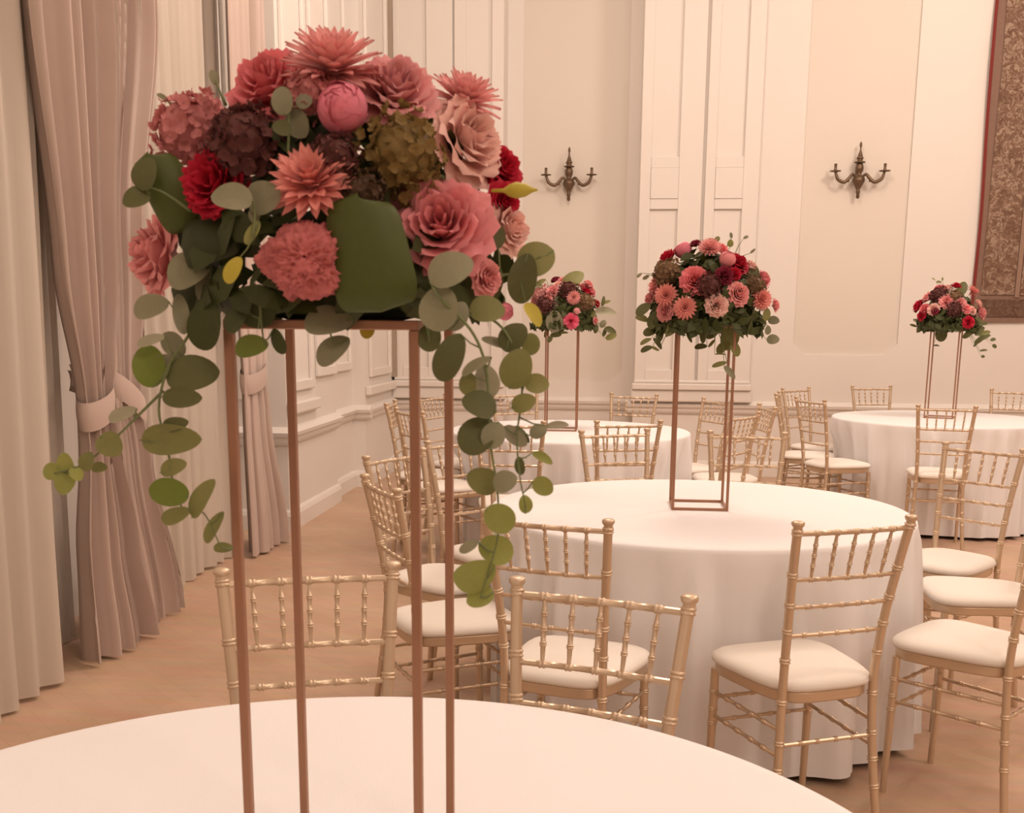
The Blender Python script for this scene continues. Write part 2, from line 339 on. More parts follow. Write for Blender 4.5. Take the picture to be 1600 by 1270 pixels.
s1 = hanging('sheer_curtain', [(TOP, 2.0, 4.24, -2.24, .03), (2.6, 2.0, 4.20, -2.23, .03), (.01, 2.0, 3.96, -2.15, .035)], 13, SHEER, None, 5, hem=.008)
s3 = hanging('sheer_curtain', [(TOP, 3.9, 4.62, -2.40, .02), (2.0, 3.9, 4.58, -2.40, .02), (.01, 3.86, 4.50, -2.38, .022)], 5, SHEER, None, 15)
tag(s3, 'ivory sheer curtain glimpsed in the gap between nearest sheer and drape', 'sheer curtain', 'ivory sheers across the windows')
tag(s1, 'ivory sheer curtain hanging at the left edge nearest the camera', 'sheer curtain', 'ivory sheers across the windows')
s2 = hanging('sheer_curtain', [(TOP, 5.10, 6.62, -2.36, .026), (2.0, 5.06, 6.50, -2.34, .026), (.01, 5.02, 6.32, -2.30, .03)], 9, SHEER, None, 6, hem=.008)
tag(s2, 'ivory sheer curtain across the window between two tied drapes', 'sheer curtain', 'ivory sheers across the windows')

# ------------------------------------------------------------------ chairs
def rings(z0, z1, rb, at, rr=.0022, hw=.004):
    # radius profile of a turned post with double rings: list of (t, radius)
    out = [(0, rb)]
    for t in at:
        for dt, k in ((-2.2*hw, 0), (-1.7*hw, .85), (-1.0*hw, 1), (-.3*hw, .2), (.3*hw, .2), (1.0*hw, 1), (1.7*hw, .85), (2.2*hw, 0)): out.append((t+dt, rb+rr*k))
    out.append((1, rb)); return out
def along(pts, prof):
    # sample a polyline (list of Vector with parameter by length) at profile parameters
    pts = [Vector(p) for p in pts]; d = [0]
    for a, b in zip(pts, pts[1:]): d.append(d[-1]+(b-a).length)
    P = []; Q = []
    ts = sorted(set([(t, r_) for t, r_ in prof] ), key=lambda q: q[0])
    extra = [x/d[-1] for x in d[1:-1]]
    def rad(t):
        for (a, ra), (b, rb_) in zip(ts, ts[1:]):
            if a <= t <= b: return ra+(rb_-ra)*((t-a)/(b-a) if b > a else 0)
        return ts[-1][1]
    for t in sorted([q[0] for q in ts]+extra):
        x = t*d[-1]
        for i in range(len(d)-1):
            if d[i] <= x <= d[i+1]+1e-9:
                k = (x-d[i])/(d[i+1]-d[i]); P.append(pts[i].lerp(pts[i+1], k)); Q.append(rad(t)); break
    return P, Q
def smooth_path(keys, n=14):
    # keys (x,y,z) -> Catmull-Rom samples
    K = [Vector(k) for k in keys]; K = [K[0]*2-K[1]]+K+[K[-1]*2-K[-2]]; out = []
    for i in range(1, len(K)-2):
        for j in range(n):
            t = j/n; a, b, c, d = K[i-1:i+3]
            out.append(.5*((2*b)+(c-a)*t+(2*a-5*b+4*c-d)*t*t+(3*b-a-3*c+d)*t**3))
    out.append(K[-2]); return out
def post_path(sx):
    return smooth_path([(sx*.164, -.205, 0), (sx*.146, -.178, .24), (sx*.138, -.166, .45), (sx*.143, -.180, .62), (sx*.155, -.207, .78), (sx*.165, -.233, .905)], 6)
def post_at(sx, z):
    p = post_path(sx)
    for a, b in zip(p, p[1:]):
        if a.z <= z <= b.z: return a.lerp(b, (z-a.z)/(b.z-a.z))
def seat_outline(u, grow=0.):
    # rounded trapezoid, u in 0..1 counter-clockwise
    pts = []
    a = TAU*u; n = 4.2
    ca, sa = math.cos(a), math.sin(a)
    k = (abs(ca)**n+abs(sa)**n)**(-1/n); x, y = ca*k, sa*k
    w = .197*(1+.24*(y-1)/2) + grow
    return x*w, y*(.188+grow)
def make_chair():
    root = empty('chair')
    for sx in (-1, 1):
        P, Q = along(post_path(sx), rings(0, 1, .0118, [.19, .275, .355, .475, .60, .69, .77, .86, .985], .0032, .0036))
        o = MB().tube(P, Q, 8)
        e = P[-1]; o.lathe([(.0122, -.006), (.0138, -.003), (.0105, .001), (.0103, .005), (.0150, .010), (.0166, .015), (.0158, .019), (.0115, .0215), (.004, .0222)], 10, (e.x, e.y, e.z-.006))
        o.build('back_post', GOLD, root, auto=50)
        P, Q = along([(sx*.160, .160, 0), (sx*.158, .150, .43)], [(0, .0098)]+rings(0, 1, .0125, [.62, .72, .84], .0022, .006)[1:])
        MB().tube(P, Q, 8).build('leg', GOLD, root, auto=50)
    def bar(name, a, b, r0, at, n=7):
        P, Q = along([a, b], rings(0, 1, r0, at, .0023, .010)); MB().tube(P, Q, n).build(name, GOLD, root, auto=50)
    def bowed(name, z, r0, bow, at):
        a, b = post_at(-1, z), post_at(1, z); pts = [a.lerp(b, k/8)+Vector((0, -bow*math.sin(PI*k/8), 0)) for k in range(9)]
        P, Q = along(pts, rings(0, 1, r0, at, .0023, .010)); MB().tube(P, Q, 7).build(name, GOLD, root, auto=50)
        return pts
    five = [k/6 for k in range(1, 6)]
    top = bowed('top_rail', .888, .0068, .010, five)
    low = bowed('cross_rail', .765, .0060, .008, five)
    bowed('cross_rail', .690, .0058, .006, five); bowed('cross_rail', .612, .0058, .005, five)
    def pt(pts, k): x = k*8; i = min(int(x), 7); return pts[i].lerp(pts[i+1], x-i)
    for k in five:
        a, b = pt(low, k), pt(top, k)
        prof = [(0, .0034), (.12, .0042)] + [(t+d_, 0.0050+e_) for t in (.30, .52, .74) for d_, e_ in ((-.035, 0), (-.018, .0024), (0, .0006), (.018, .0024), (.035, 0))] + [(.88, .0042), (1, .0034)]
        P, Q = along([a, b], prof); MB().tube(P, Q, 6).build('spindle', GOLD, root, auto=50)
    # seat frame and cushion
    sf = MB(); n = 40
    v = [(*seat_outline(k/n, -.008), z) for z in (.425, .457) for k in range(n)]
    sf.add(v, [tuple(range(n-1, -1, -1)), tuple(range(n, 2*n))]+[(k, (k+1) % n, n+(k+1) % n, n+k) for k in range(n)]); bevel(sf.build('seat_frame', GOLD, root, auto=40), .005, 2)
    cu_ = MB(); prof = [(-.020, .456), (-.004, .458), (.002, .463), (.003, .470), (-.001, .478), (-.012, .486), (-.040, .4925), (-.10, .4965), (-.16, .498)]
    v = []
    for g, z in prof:
        for k in range(n):
            x, y = seat_outline(k/n, 0); s_ = 1+g/.19; v.append((x*s_, y*s_, z))
    v.append((0, 0, .4985)); c = len(v)-1; m = len(prof)
    f = [(i*n+k, i*n+(k+1) % n, (i+1)*n+(k+1) % n, (i+1)*n+k) for i in range(m-1) for k in range(n)]+[((m-1)*n+k, (m-1)*n+(k+1) % n, c) for k in range(n)]+[tuple(range(n-1, -1, -1))]
    cu_.add(v, f).build('seat_cushion', SEATC, root, smooth=True)
    four = [.22, .4, .6, .78]
    for z in (.355, .285):
        for sx in (-1, 1): a = post_at(sx, z); bar('stretcher', a, (sx*.1585, .152, z+.005), .0058, four)
        bar('stretcher', (-.1585, .152, z-.012), (.1585, .152, z-.012), .0055, four)
    a, b = post_at(-1, .315), post_at(1, .315); bar('stretcher', a, b, .0058, four)
    return root
TBL = dict(fg=(-.319, 1.055), ct=(.287, 3.878), rt=(2.275, 8.10), lt=(-.30, 6.73))
ENDS = dict(fg='at the nearest table', ct='at the middle table', lt='at the far left table', rt='at the far right table')
CH = [('fg', -.524, 1.82, -2.827, 'gold chair whose backrest shows through the copper stand legs, nearest table'),
 ('fg', -.096, 1.721, -3.454, 'gold chair with its backrest just above the nearest table edge, in front of another seat'),
 ('ct', .498, 2.957, .417, 'gold chair in full view, its back to the camera, before the middle table'),
 ('ct', 1.055, 3.235, .87, 'gold chair cut by the right edge, its white seat beside the full-view chair'),
 ('ct', 1.285, 3.90, 1.52, 'gold chair cut by the right edge, only its seat showing behind a nearer seat'),
 ('ct', 1.307, 4.423, -3.938, 'gold chair angled at the right of the middle table, rounded seat against the cloth'),
 ('ct', -.104, 2.916, -.311, 'gold chair behind the lowest eucalyptus leaves, left front of the middle table'),
 ('ct', -.506, 3.328, -1.062, 'gold chair seen side-on left of the middle table, seat beside the stand legs'),
 ('ct', -.60, 3.87, -2.05, 'gold chair half hidden by the copper leg, second along the middle table'),
 ('ct', .084, 4.801, -2.696, 'gold chair facing the camera across the middle table, left of the middle copper stand'),
 ('ct', .558, 4.793, -3.235, 'gold chair facing the camera across the middle table, right behind the middle copper stand'),
 ('ct', -.384, 4.277, -2.329, 'gold chair behind the trailing eucalyptus, at the back left of the middle table'),
 ('lt', -.54, 5.614, .037, 'gold chair behind eucalyptus, back to the camera, near the far left table'),
 ('lt', -.014, 5.733, .283, 'gold chair with its back to the camera, overlapped by the chair across the middle table'),
 ('lt', -1.153, 6.614, -1.527, 'slim edge-on gold chair, leftmost at the far left table'),
 ('lt', -.971, 6.147, -.926, 'gold chair in three-quarter view left of the far left table, behind the copper leg'),
 ('lt', -.885, 7.10, -1.95, 'distant gold chair between the two right copper legs, against the dado'),
 ('lt', -.584, 7.387, -2.736, 'distant gold chair glimpsed through the eucalyptus, far side of the far left table'),
 ('lt', 0, 7.456, -3.46, 'distant gold chair against the wall corner, far side of the far left table'),
 ('lt', .373, 7.141, -4.219, 'gold chair seen between the middle copper stand legs, turned to the far left table'),
 ('lt', .66, 6.717, -4.552, 'gold chair standing edge-on furthest right at the far left table'),
 ('lt', .492, 6.23, .994, 'gold chair just right of the middle copper stand, behind the chair facing the camera'),
 ('rt', 1.454, 8.058, -1.777, 'slim edge-on gold chair, leftmost at the far right table'),
 ('rt', 1.479, 7.589, -1.149, 'gold chair in side view with white seat, left of the far right table'),
 ('rt', 1.692, 8.52, -2.365, 'distant gold chair showing above the side-view chair at the far right table'),
 ('rt', 2.105, 8.949, -2.899, 'distant gold chair below the right bronze sconce, behind the far right table'),
 ('rt', 2.626, 8.409, -3.582, 'distant gold chair beneath the tapestry, right of the far right stand'),
 ('rt', 2.04, 7.186, -.185, 'gold chair with its back to the camera, near side of the far right table')]
proto = make_chair(); SEATS = {k: [] for k in TBL}
for i, (t, x, y, rz, lab) in enumerate(CH):
    cx, cy = TBL[t]
    if t != 'fg':                        # keep the seat clear of the table edge
        d = math.hypot(x-cx, y-cy); k = max(d, dict(ct=.90, lt=.86, rt=.91)[t])/d; x, y = cx+(x-cx)*k, cy+(y-cy)*k
    o = proto if i == 0 else copy_tree(proto)
    o.location = (x, y, 0); o.rotation_euler = (0, 0, rz); SEATS[t].append((x, y, rz))
    tag(o, lab, 'chair', 'gold ballroom chairs '+ENDS[t])

# ------------------------------------------------------------------ tables and cloths
RT = .738
def tablecloth(cx, cy, seats, seed, folds=26):
    rnd = random.Random(seed); N = 240; zt = .752; rows = 18
    ph = [rnd.uniform(0, TAU) for _ in range(6)]
    def F(a):
        w = folds*a+1.1*math.sin(3*a+ph[0])+.7*math.sin(5*a+ph[1])
        s = 1-2*abs(math.sin(w/2))**.75
        return s*(.75+.25*math.sin(2*a+ph[2]))+.45*math.sin(round(folds*.4)*a+ph[3])+.18*math.sin(folds*2*a+ph[4])
    # how far each direction may reach before meeting a seat
    lim = []
    for k in range(N):
        a = TAU*k/N; r_ = .86
        while r_ > .3:
            px, py = cx+r_*math.cos(a), cy+r_*math.sin(a); hit = False
            for sx, sy, rz in seats:
                dx, dy = px-sx, py-sy; lx = dx*math.cos(rz)+dy*math.sin(rz); ly = -dx*math.sin(rz)+dy*math.cos(rz)
                if abs(lx) < .208 and -.24 < ly < .202: hit = True; break
            if not hit: break
            r_ -= .01
        lim.append(r_)
    sm = [min(lim[(k+j) % N] for j in range(-3, 4)) for k in range(N)]
    sm = [sum(sm[(k+j) % N] for j in range(-3, 4))/7 for k in range(N)]
    v = [(0, 0, zt)]; prof = [(RT*.35, zt), (RT*.7, zt), (RT-.03, zt), (RT-.012, zt-.001), (RT-.003, zt-.006), (RT, zt-.016)]
    for r_, z in prof: v += [(r_*math.cos(TAU*k/N), r_*math.sin(TAU*k/N), z) for k in range(N)]
    for i in range(1, rows+1):
        t = i/rows; z = (zt-.016)*(1-t)+.018*t
        for k in range(N):
            a = TAU*k/N; fo = F(a)
            r_ = RT+.012*t+.052*(t**.5)*fo
            g = min(1, max(0, (zt-z-.05)/.20)); g = g*g*(3-2*g)
            r_ = r_*(1-g)+min(r_, sm[k]-.026+.034*fo)*g
            v.append((r_*math.cos(a), r_*math.sin(a), z+(.006*fo if i == rows else 0)+.006*t))
    m = len(prof)+rows
    f = [(0, 1+k, 1+(k+1) % N) for k in range(N)]+[(1+i*N+k, 1+(i+1)*N+k, 1+(i+1)*N+(k+1) % N, 1+i*N+(k+1) % N) for i in range(m-1) for k in range(N)]
    o = MB().add(v, f).build('tablecloth', CLOTH, None, smooth=True); o.location = (cx, cy, 0); return o
TLAB = dict(fg=('white cloth on the round table filling the bottom foreground', 'round table under the white cloth in the bottom foreground'),
            ct=('white floor-length cloth on the round table in the middle', 'round table under the white cloth in the middle'),
            lt=('white floor-length cloth on the far left round table', 'round table under the white cloth at the far left'),
            rt=('white floor-length cloth on the far right round table', 'round table under the white cloth at the far right'))
for i, (t, (cx, cy)) in enumerate(TBL.items()):
    tag(tablecloth(cx, cy, SEATS[t], 40+i), TLAB[t][0], 'tablecloth', 'white round tablecloths')
    tb = tag(empty('round_table', (cx, cy, 0)), TLAB[t][1], 'table', 'round banquet tables')
    WOOD = mat('table_plywood', (.45, .33, .22), .6)
    MB().lathe([(.70, .72), (.715, .725), (.715, .745), (.71, .749)], 48).build('table_top', WOOD, tb)
    MB().lathe([(.24, 0), (.24, .02), (.05, .05), (.04, .1), (.04, .69), (.2, .72)], 20).build('pedestal_leg', WOOD, tb)

# ------------------------------------------------------------------ flower stands
SH = .636; STOP = .752+SH
def make_stand():
    root = empty('flower_stand'); h = .0935; b = .0047
    for sx in (-1, 1):
        for sy in (-1, 1): bevel(MB().box(sx*h-b, sx*h+b, sy*h-b, sy*h+b, b*2, SH-b*2).build('leg', STAND, root), .001, 1)
    for nm, z0 in (('base_bar', 0), ('top_bar', SH-2*b)):
        for s_ in (-1, 1):
            bevel(MB().box(-h-b, h+b, s_*h-b, s_*h+b, z0, z0+2*b).build(nm, STAND, root), .001, 1)
            bevel(MB().box(s_*h-b, s_*h+b, -h+b, h-b, z0, z0+2*b).build(nm, STAND, root), .001, 1)
    MB().box(-h, h, -h, h, SH-.004, SH-.001).build('top_plate', STAND, root)
    return root
STANDS = dict(fg=(-.291, 1.164, -.026, 'tall slim copper-brown flower stand on the nearest table'), ct=(.29, 3.91, .0, 'slim copper-brown flower stand on the middle table'),
              lt=(-.35, 6.72, 0, 'slim copper-brown flower stand on the far left table'), rt=(2.29, 8.13, -.38, 'slim copper-brown flower stand on the far right table'))
sp = make_stand()
for i, (k, (x, y, rz, lab)) in enumerate(STANDS.items()):
    o = sp if i == 0 else copy_tree(sp); o.location = (x, y, .752); o.rotation_euler = (0, 0, rz); tag(o, lab, 'flower stand', 'copper flower stands on the tables')

# ------------------------------------------------------------------ blooms and leaves: place (m, from the tray), size, direction
FG_FLOWERS=[["rose","coral",-0.058,-0.067,0.226,0.0391,-0.188,-0.786,0.59],
["dahlia","pale",0.011,-0.071,0.231,0.0506,0.057,-0.458,0.887],
["peony","hot",0.028,-0.109,0.193,0.0254,0.091,-0.952,0.291],
["rose","dusty",0.07,-0.061,0.223,0.0377,0.288,-0.747,0.599],
["dahlia","pale",0.124,0.011,0.216,0.0401,0.306,-0.416,0.856],
["rose","blush",0.139,-0.022,0.18,0.0404,0.805,-0.504,0.313],
["rose","red",0.167,0.013,0.156,0.0236,0.724,-0.625,0.292],
["rose","red",0.172,-0.022,0.118,0.018,0.683,-0.727,-0.071],
["carnation","red",-0.099,-0.113,0.127,0.03,-0.198,-0.94,0.277],
["hydrangea","mauve",-0.146,-0.031,0.184,0.0419,-0.768,-0.389,0.51],
["hydrangea","burgundy",-0.066,-0.101,0.161,0.0392,-0.331,-0.84,0.429],
["dahlia","salmon",0.006,-0.138,0.118,0.0429,0.024,-0.742,0.67],
["celosia","coralred",0.003,-0.154,0.052,0.037,0.194,-0.976,0.096],
["rose","pink",0.119,-0.104,0.092,0.0452,0.09,-0.947,0.31],
["rose","salmonpink",-0.189,-0.05,0.065,0.0401,-0.776,-0.611,0.156],
["hydrangea","olive",0.08,-0.096,0.15,0.0424,0.422,-0.813,0.4],
["rose","blush",0.179,-0.023,0.093,0.0244,0.821,-0.537,0.193],
["rose","salmonpink",0.163,-0.083,0.041,0.016,0.766,-0.642,0.004],
["peony","hot",0.177,-0.067,0.009,0.0088,0.759,-0.648,-0.064],
["hydrangea","burgundy",0.025,-0.128,0.145,0.0233,0.13,-0.92,0.369],
["hydrangea","darkbrown",0.051,-0.134,0.111,0.0232,0.248,-0.929,0.273],
["hydrangea","mauve",-0.007,-0.096,0.207,0.0238,-0.033,-0.808,0.588]]
CT_FLOWERS=[["rose","red",-0.141,0.007,0.231,0.0338,-0.701,-0.016,0.713],
["peony","hot",-0.085,0.005,0.252,0.0313,-0.477,-0.033,0.879],
["carnation","burg",-0.045,-0.002,0.274,0.0192,-0.254,-0.053,0.966],
["dahlia","pale",-0.0,-0.064,0.249,0.0425,0.005,-0.537,0.844],
["rose","coral",0.04,-0.05,0.256,0.0237,0.228,-0.408,0.884],
["peony","pink",0.058,-0.094,0.217,0.0293,0.302,-0.666,0.682],
["rose","red",0.1,-0.073,0.208,0.0376,0.519,-0.548,0.656],
["carnation","burg",0.048,-0.137,0.164,0.0302,0.226,-0.856,0.465],
["carnation","red",0.083,-0.123,0.169,0.021,0.394,-0.778,0.489],
["carnation","blush",0.151,-0.011,0.195,0.0263,0.778,-0.12,0.617],
["rose","pink",0.195,-0.013,0.157,0.0311,0.889,-0.129,0.44],
["dahlia","salmon",0.173,-0.083,0.085,0.0401,0.453,-0.849,0.273],
["rose","salmonpink",0.236,-0.019,0.068,0.0216,0.975,-0.135,0.175],
["rose","salmonpink",0.098,-0.141,0.104,0.0372,0.436,-0.854,0.284],
["rose","blush",0.024,-0.173,0.066,0.0347,0.094,-0.976,0.194],
["rose","coral",-0.05,-0.139,0.15,0.0442,-0.01,-0.925,0.38],
["dahlia","salmon",-0.081,-0.16,0.054,0.0419,-0.005,-0.981,0.193],
["dahlia","salmon",-0.141,-0.115,0.094,0.0424,-0.198,-0.94,0.277],
["rose","salmonpink",-0.15,-0.124,0.045,0.0307,-0.655,-0.745,0.125],
["carnation","salmonpink",-0.18,-0.039,0.133,0.0288,-0.869,-0.292,0.4],
["rose","salmonpink",-0.198,-0.035,0.089,0.0241,-0.932,-0.253,0.261],
["hydrangea","brown",-0.136,-0.059,0.17,0.0521,-0.651,-0.546,0.527],
["hydrangea","burgundy",-0.003,-0.143,0.125,0.0463,-0.005,-0.938,0.346],
["hydrangea","brown",0.15,-0.078,0.129,0.0376,0.713,-0.59,0.38]]
RT_FLOWERS=[["rose","red",0.038,-0.004,0.291,0.0344,0.171,-0.085,0.982],
["dahlia","salmon",0.141,-0.019,0.241,0.054,0.599,-0.203,0.775],
["carnation","coral",-0.069,0.02,0.271,0.0395,-0.313,0.053,0.948],
["rose","blush",-0.015,0.008,0.275,0.0345,-0.067,-0.016,0.998],
["carnation","dusty",-0.144,0.02,0.212,0.0446,-0.658,0.043,0.752],
["rose","salmonpink",-0.047,-0.128,0.18,0.0486,0.087,-0.92,0.383],
["carnation","red",-0.202,0.049,0.15,0.0448,-0.848,0.208,0.488],
["rose","red",-0.205,-0.068,0.082,0.0344,-0.852,-0.449,0.267],
["rose","blush",-0.14,-0.118,0.127,0.039,-0.564,-0.724,0.397],
["carnation","burg",-0.13,-0.137,0.111,0.0244,-0.514,-0.788,0.338],
["carnation","dusty",0.04,-0.139,0.169,0.0388,0.167,-0.837,0.521],
["rose","pink",0.081,-0.151,0.128,0.0339,0.321,-0.865,0.385],
["rose","blush",0.128,-0.134,0.117,0.0291,0.514,-0.78,0.357],
["rose","salmonpink",0.222,-0.037,0.101,0.0491,0.904,-0.285,0.318],
["rose","red",0.095,-0.169,0.038,0.0387,0.094,-0.976,0.194],
["carnation","coral",-0.187,-0.065,0.128,0.0344,-0.793,-0.442,0.419],
["hydrangea","burgundy",-0.087,-0.057,0.214,0.0635,-0.37,-0.558,0.743],
["hydrangea","brown",0.003,-0.095,0.206,0.0535,0.024,-0.728,0.685],
["rose","blush",0.194,-0.037,0.168,0.0294,0.806,-0.259,0.532],
["hydrangea","burgundy",-0.006,-0.147,0.115,0.0581,-0.01,-0.937,0.349]]
LT_FLOWERS=[["carnation","burg",-0.046,0.001,0.263,0.0294,-0.228,-0.052,0.972],
["rose","blush",-0.029,-0.077,0.237,0.025,-0.137,-0.521,0.843],
["rose","salmonpink",-0.088,-0.14,0.144,0.0289,-0.375,-0.809,0.453],
["hydrangea","dustypink",-0.129,-0.069,0.168,0.0583,-0.577,-0.579,0.575],
["hydrangea","burgundy",-0.096,-0.13,0.107,0.0578,-0.389,-0.855,0.342],
["dahlia","pale",0.068,-0.136,0.153,0.0454,0.094,-0.976,0.194],
["rose","salmonpink",0.121,0.009,0.224,0.0336,0.599,-0.007,0.8],
["rose","red",0.146,-0.02,0.195,0.0335,0.709,-0.179,0.682],
["carnation","pink",0.169,0.01,0.196,0.0337,0.767,0.001,0.641],
["rose","red",0.205,0.011,0.125,0.0295,0.913,0.012,0.407],
["rose","blush",0.178,-0.071,0.125,0.0167,0.804,-0.434,0.407],
["rose","hotpink",0.058,-0.18,0.019,0.0411,0.096,-0.991,0.096],
["peony","dusty",0.09,-0.168,0.076,0.0206,0.371,-0.9,0.228],
["hydrangea","burgundy",0.034,-0.098,0.192,0.0579,0.167,-0.743,0.648],
["hydrangea","brown",0.129,-0.095,0.127,0.0579,0.579,-0.699,0.421],
["carnation","dusty",-0.059,-0.112,0.195,0.0373,-0.267,-0.711,0.651],
["rose","salmonpink",0.202,-0.079,0.022,0.0209,0.88,-0.469,0.071],
["carnation","salmonpink",0.154,0.007,0.238,0.0294,0.668,-0.007,0.744],
["carnation","pink",0.002,-0.042,0.254,0.0334,0.017,-0.335,0.942],
["carnation","dusty",-0.166,-0.074,0.14,0.0293,-0.749,-0.473,0.464]]
FG_STEMS=[["r_trail",[[0.129,-0.162,0.018],
[0.155,-0.16,-0.008],
[0.168,-0.161,-0.036],
[0.172,-0.163,-0.068],
[0.174,-0.167,-0.109],
[0.181,-0.171,-0.149],
[0.183,-0.175,-0.191],
[0.176,-0.178,-0.223],
[0.167,-0.181,-0.253]]],
["r_outer",[[0.138,-0.122,0.007],
[0.17,-0.117,0.001],
[0.189,-0.116,-0.022],
[0.199,-0.12,-0.064],
[0.195,-0.125,-0.106],
[0.198,-0.129,-0.143],
[0.204,-0.131,-0.173]]],
["r_upper",[[0.148,-0.064,0.038],
[0.176,-0.06,0.045],
[0.192,-0.057,0.048],
[0.21,-0.053,0.064]]],
["r_under",[[0.093,-0.094,0.013],
[0.103,-0.097,-0.005],
[0.107,-0.1,-0.02]]],
["under_tip",[[0.043,-0.038,0.013],
[0.038,-0.041,0.001],
[0.034,-0.043,-0.007]]],
["l_trail",[[-0.112,-0.093,0.018],
[-0.136,-0.102,-0.02],
[-0.153,-0.11,-0.048],
[-0.161,-0.118,-0.088],
[-0.151,-0.125,-0.125],
[-0.144,-0.132,-0.162],
[-0.132,-0.135,-0.187],
[-0.114,-0.134,-0.188],
[-0.096,-0.139,-0.221]]],
["l_outer",[[-0.165,-0.095,-0.071],
[-0.19,-0.102,-0.096],
[-0.215,-0.11,-0.121],
[-0.243,-0.117,-0.144],
[-0.272,-0.122,-0.153]]],
["l_crown",[[-0.126,-0.098,0.102],
[-0.154,-0.097,0.12],
[-0.174,-0.098,0.126]]],
["front_left",[[-0.039,-0.177,0.072],
[-0.038,-0.173,0.092],
[-0.04,-0.171,0.106]]],
["front_top",[[-0.019,-0.129,0.15],
[-0.019,-0.124,0.176],
[-0.021,-0.121,0.194]]],
["l_top",[[-0.103,-0.054,0.207],
[-0.11,-0.052,0.222],
[-0.114,-0.05,0.232]]],
["l_side",[[-0.15,-0.041,0.195],
[-0.164,-0.039,0.21],
[-0.172,-0.038,0.218]]],
["front_low",[[0.018,-0.122,0.012],
[0.015,-0.126,-0.003],
[0.019,-0.129,-0.024]]],
["low_left",[[-0.055,-0.116,0.027],
[-0.053,-0.121,-0.0],
[-0.05,-0.125,-0.022]]]]
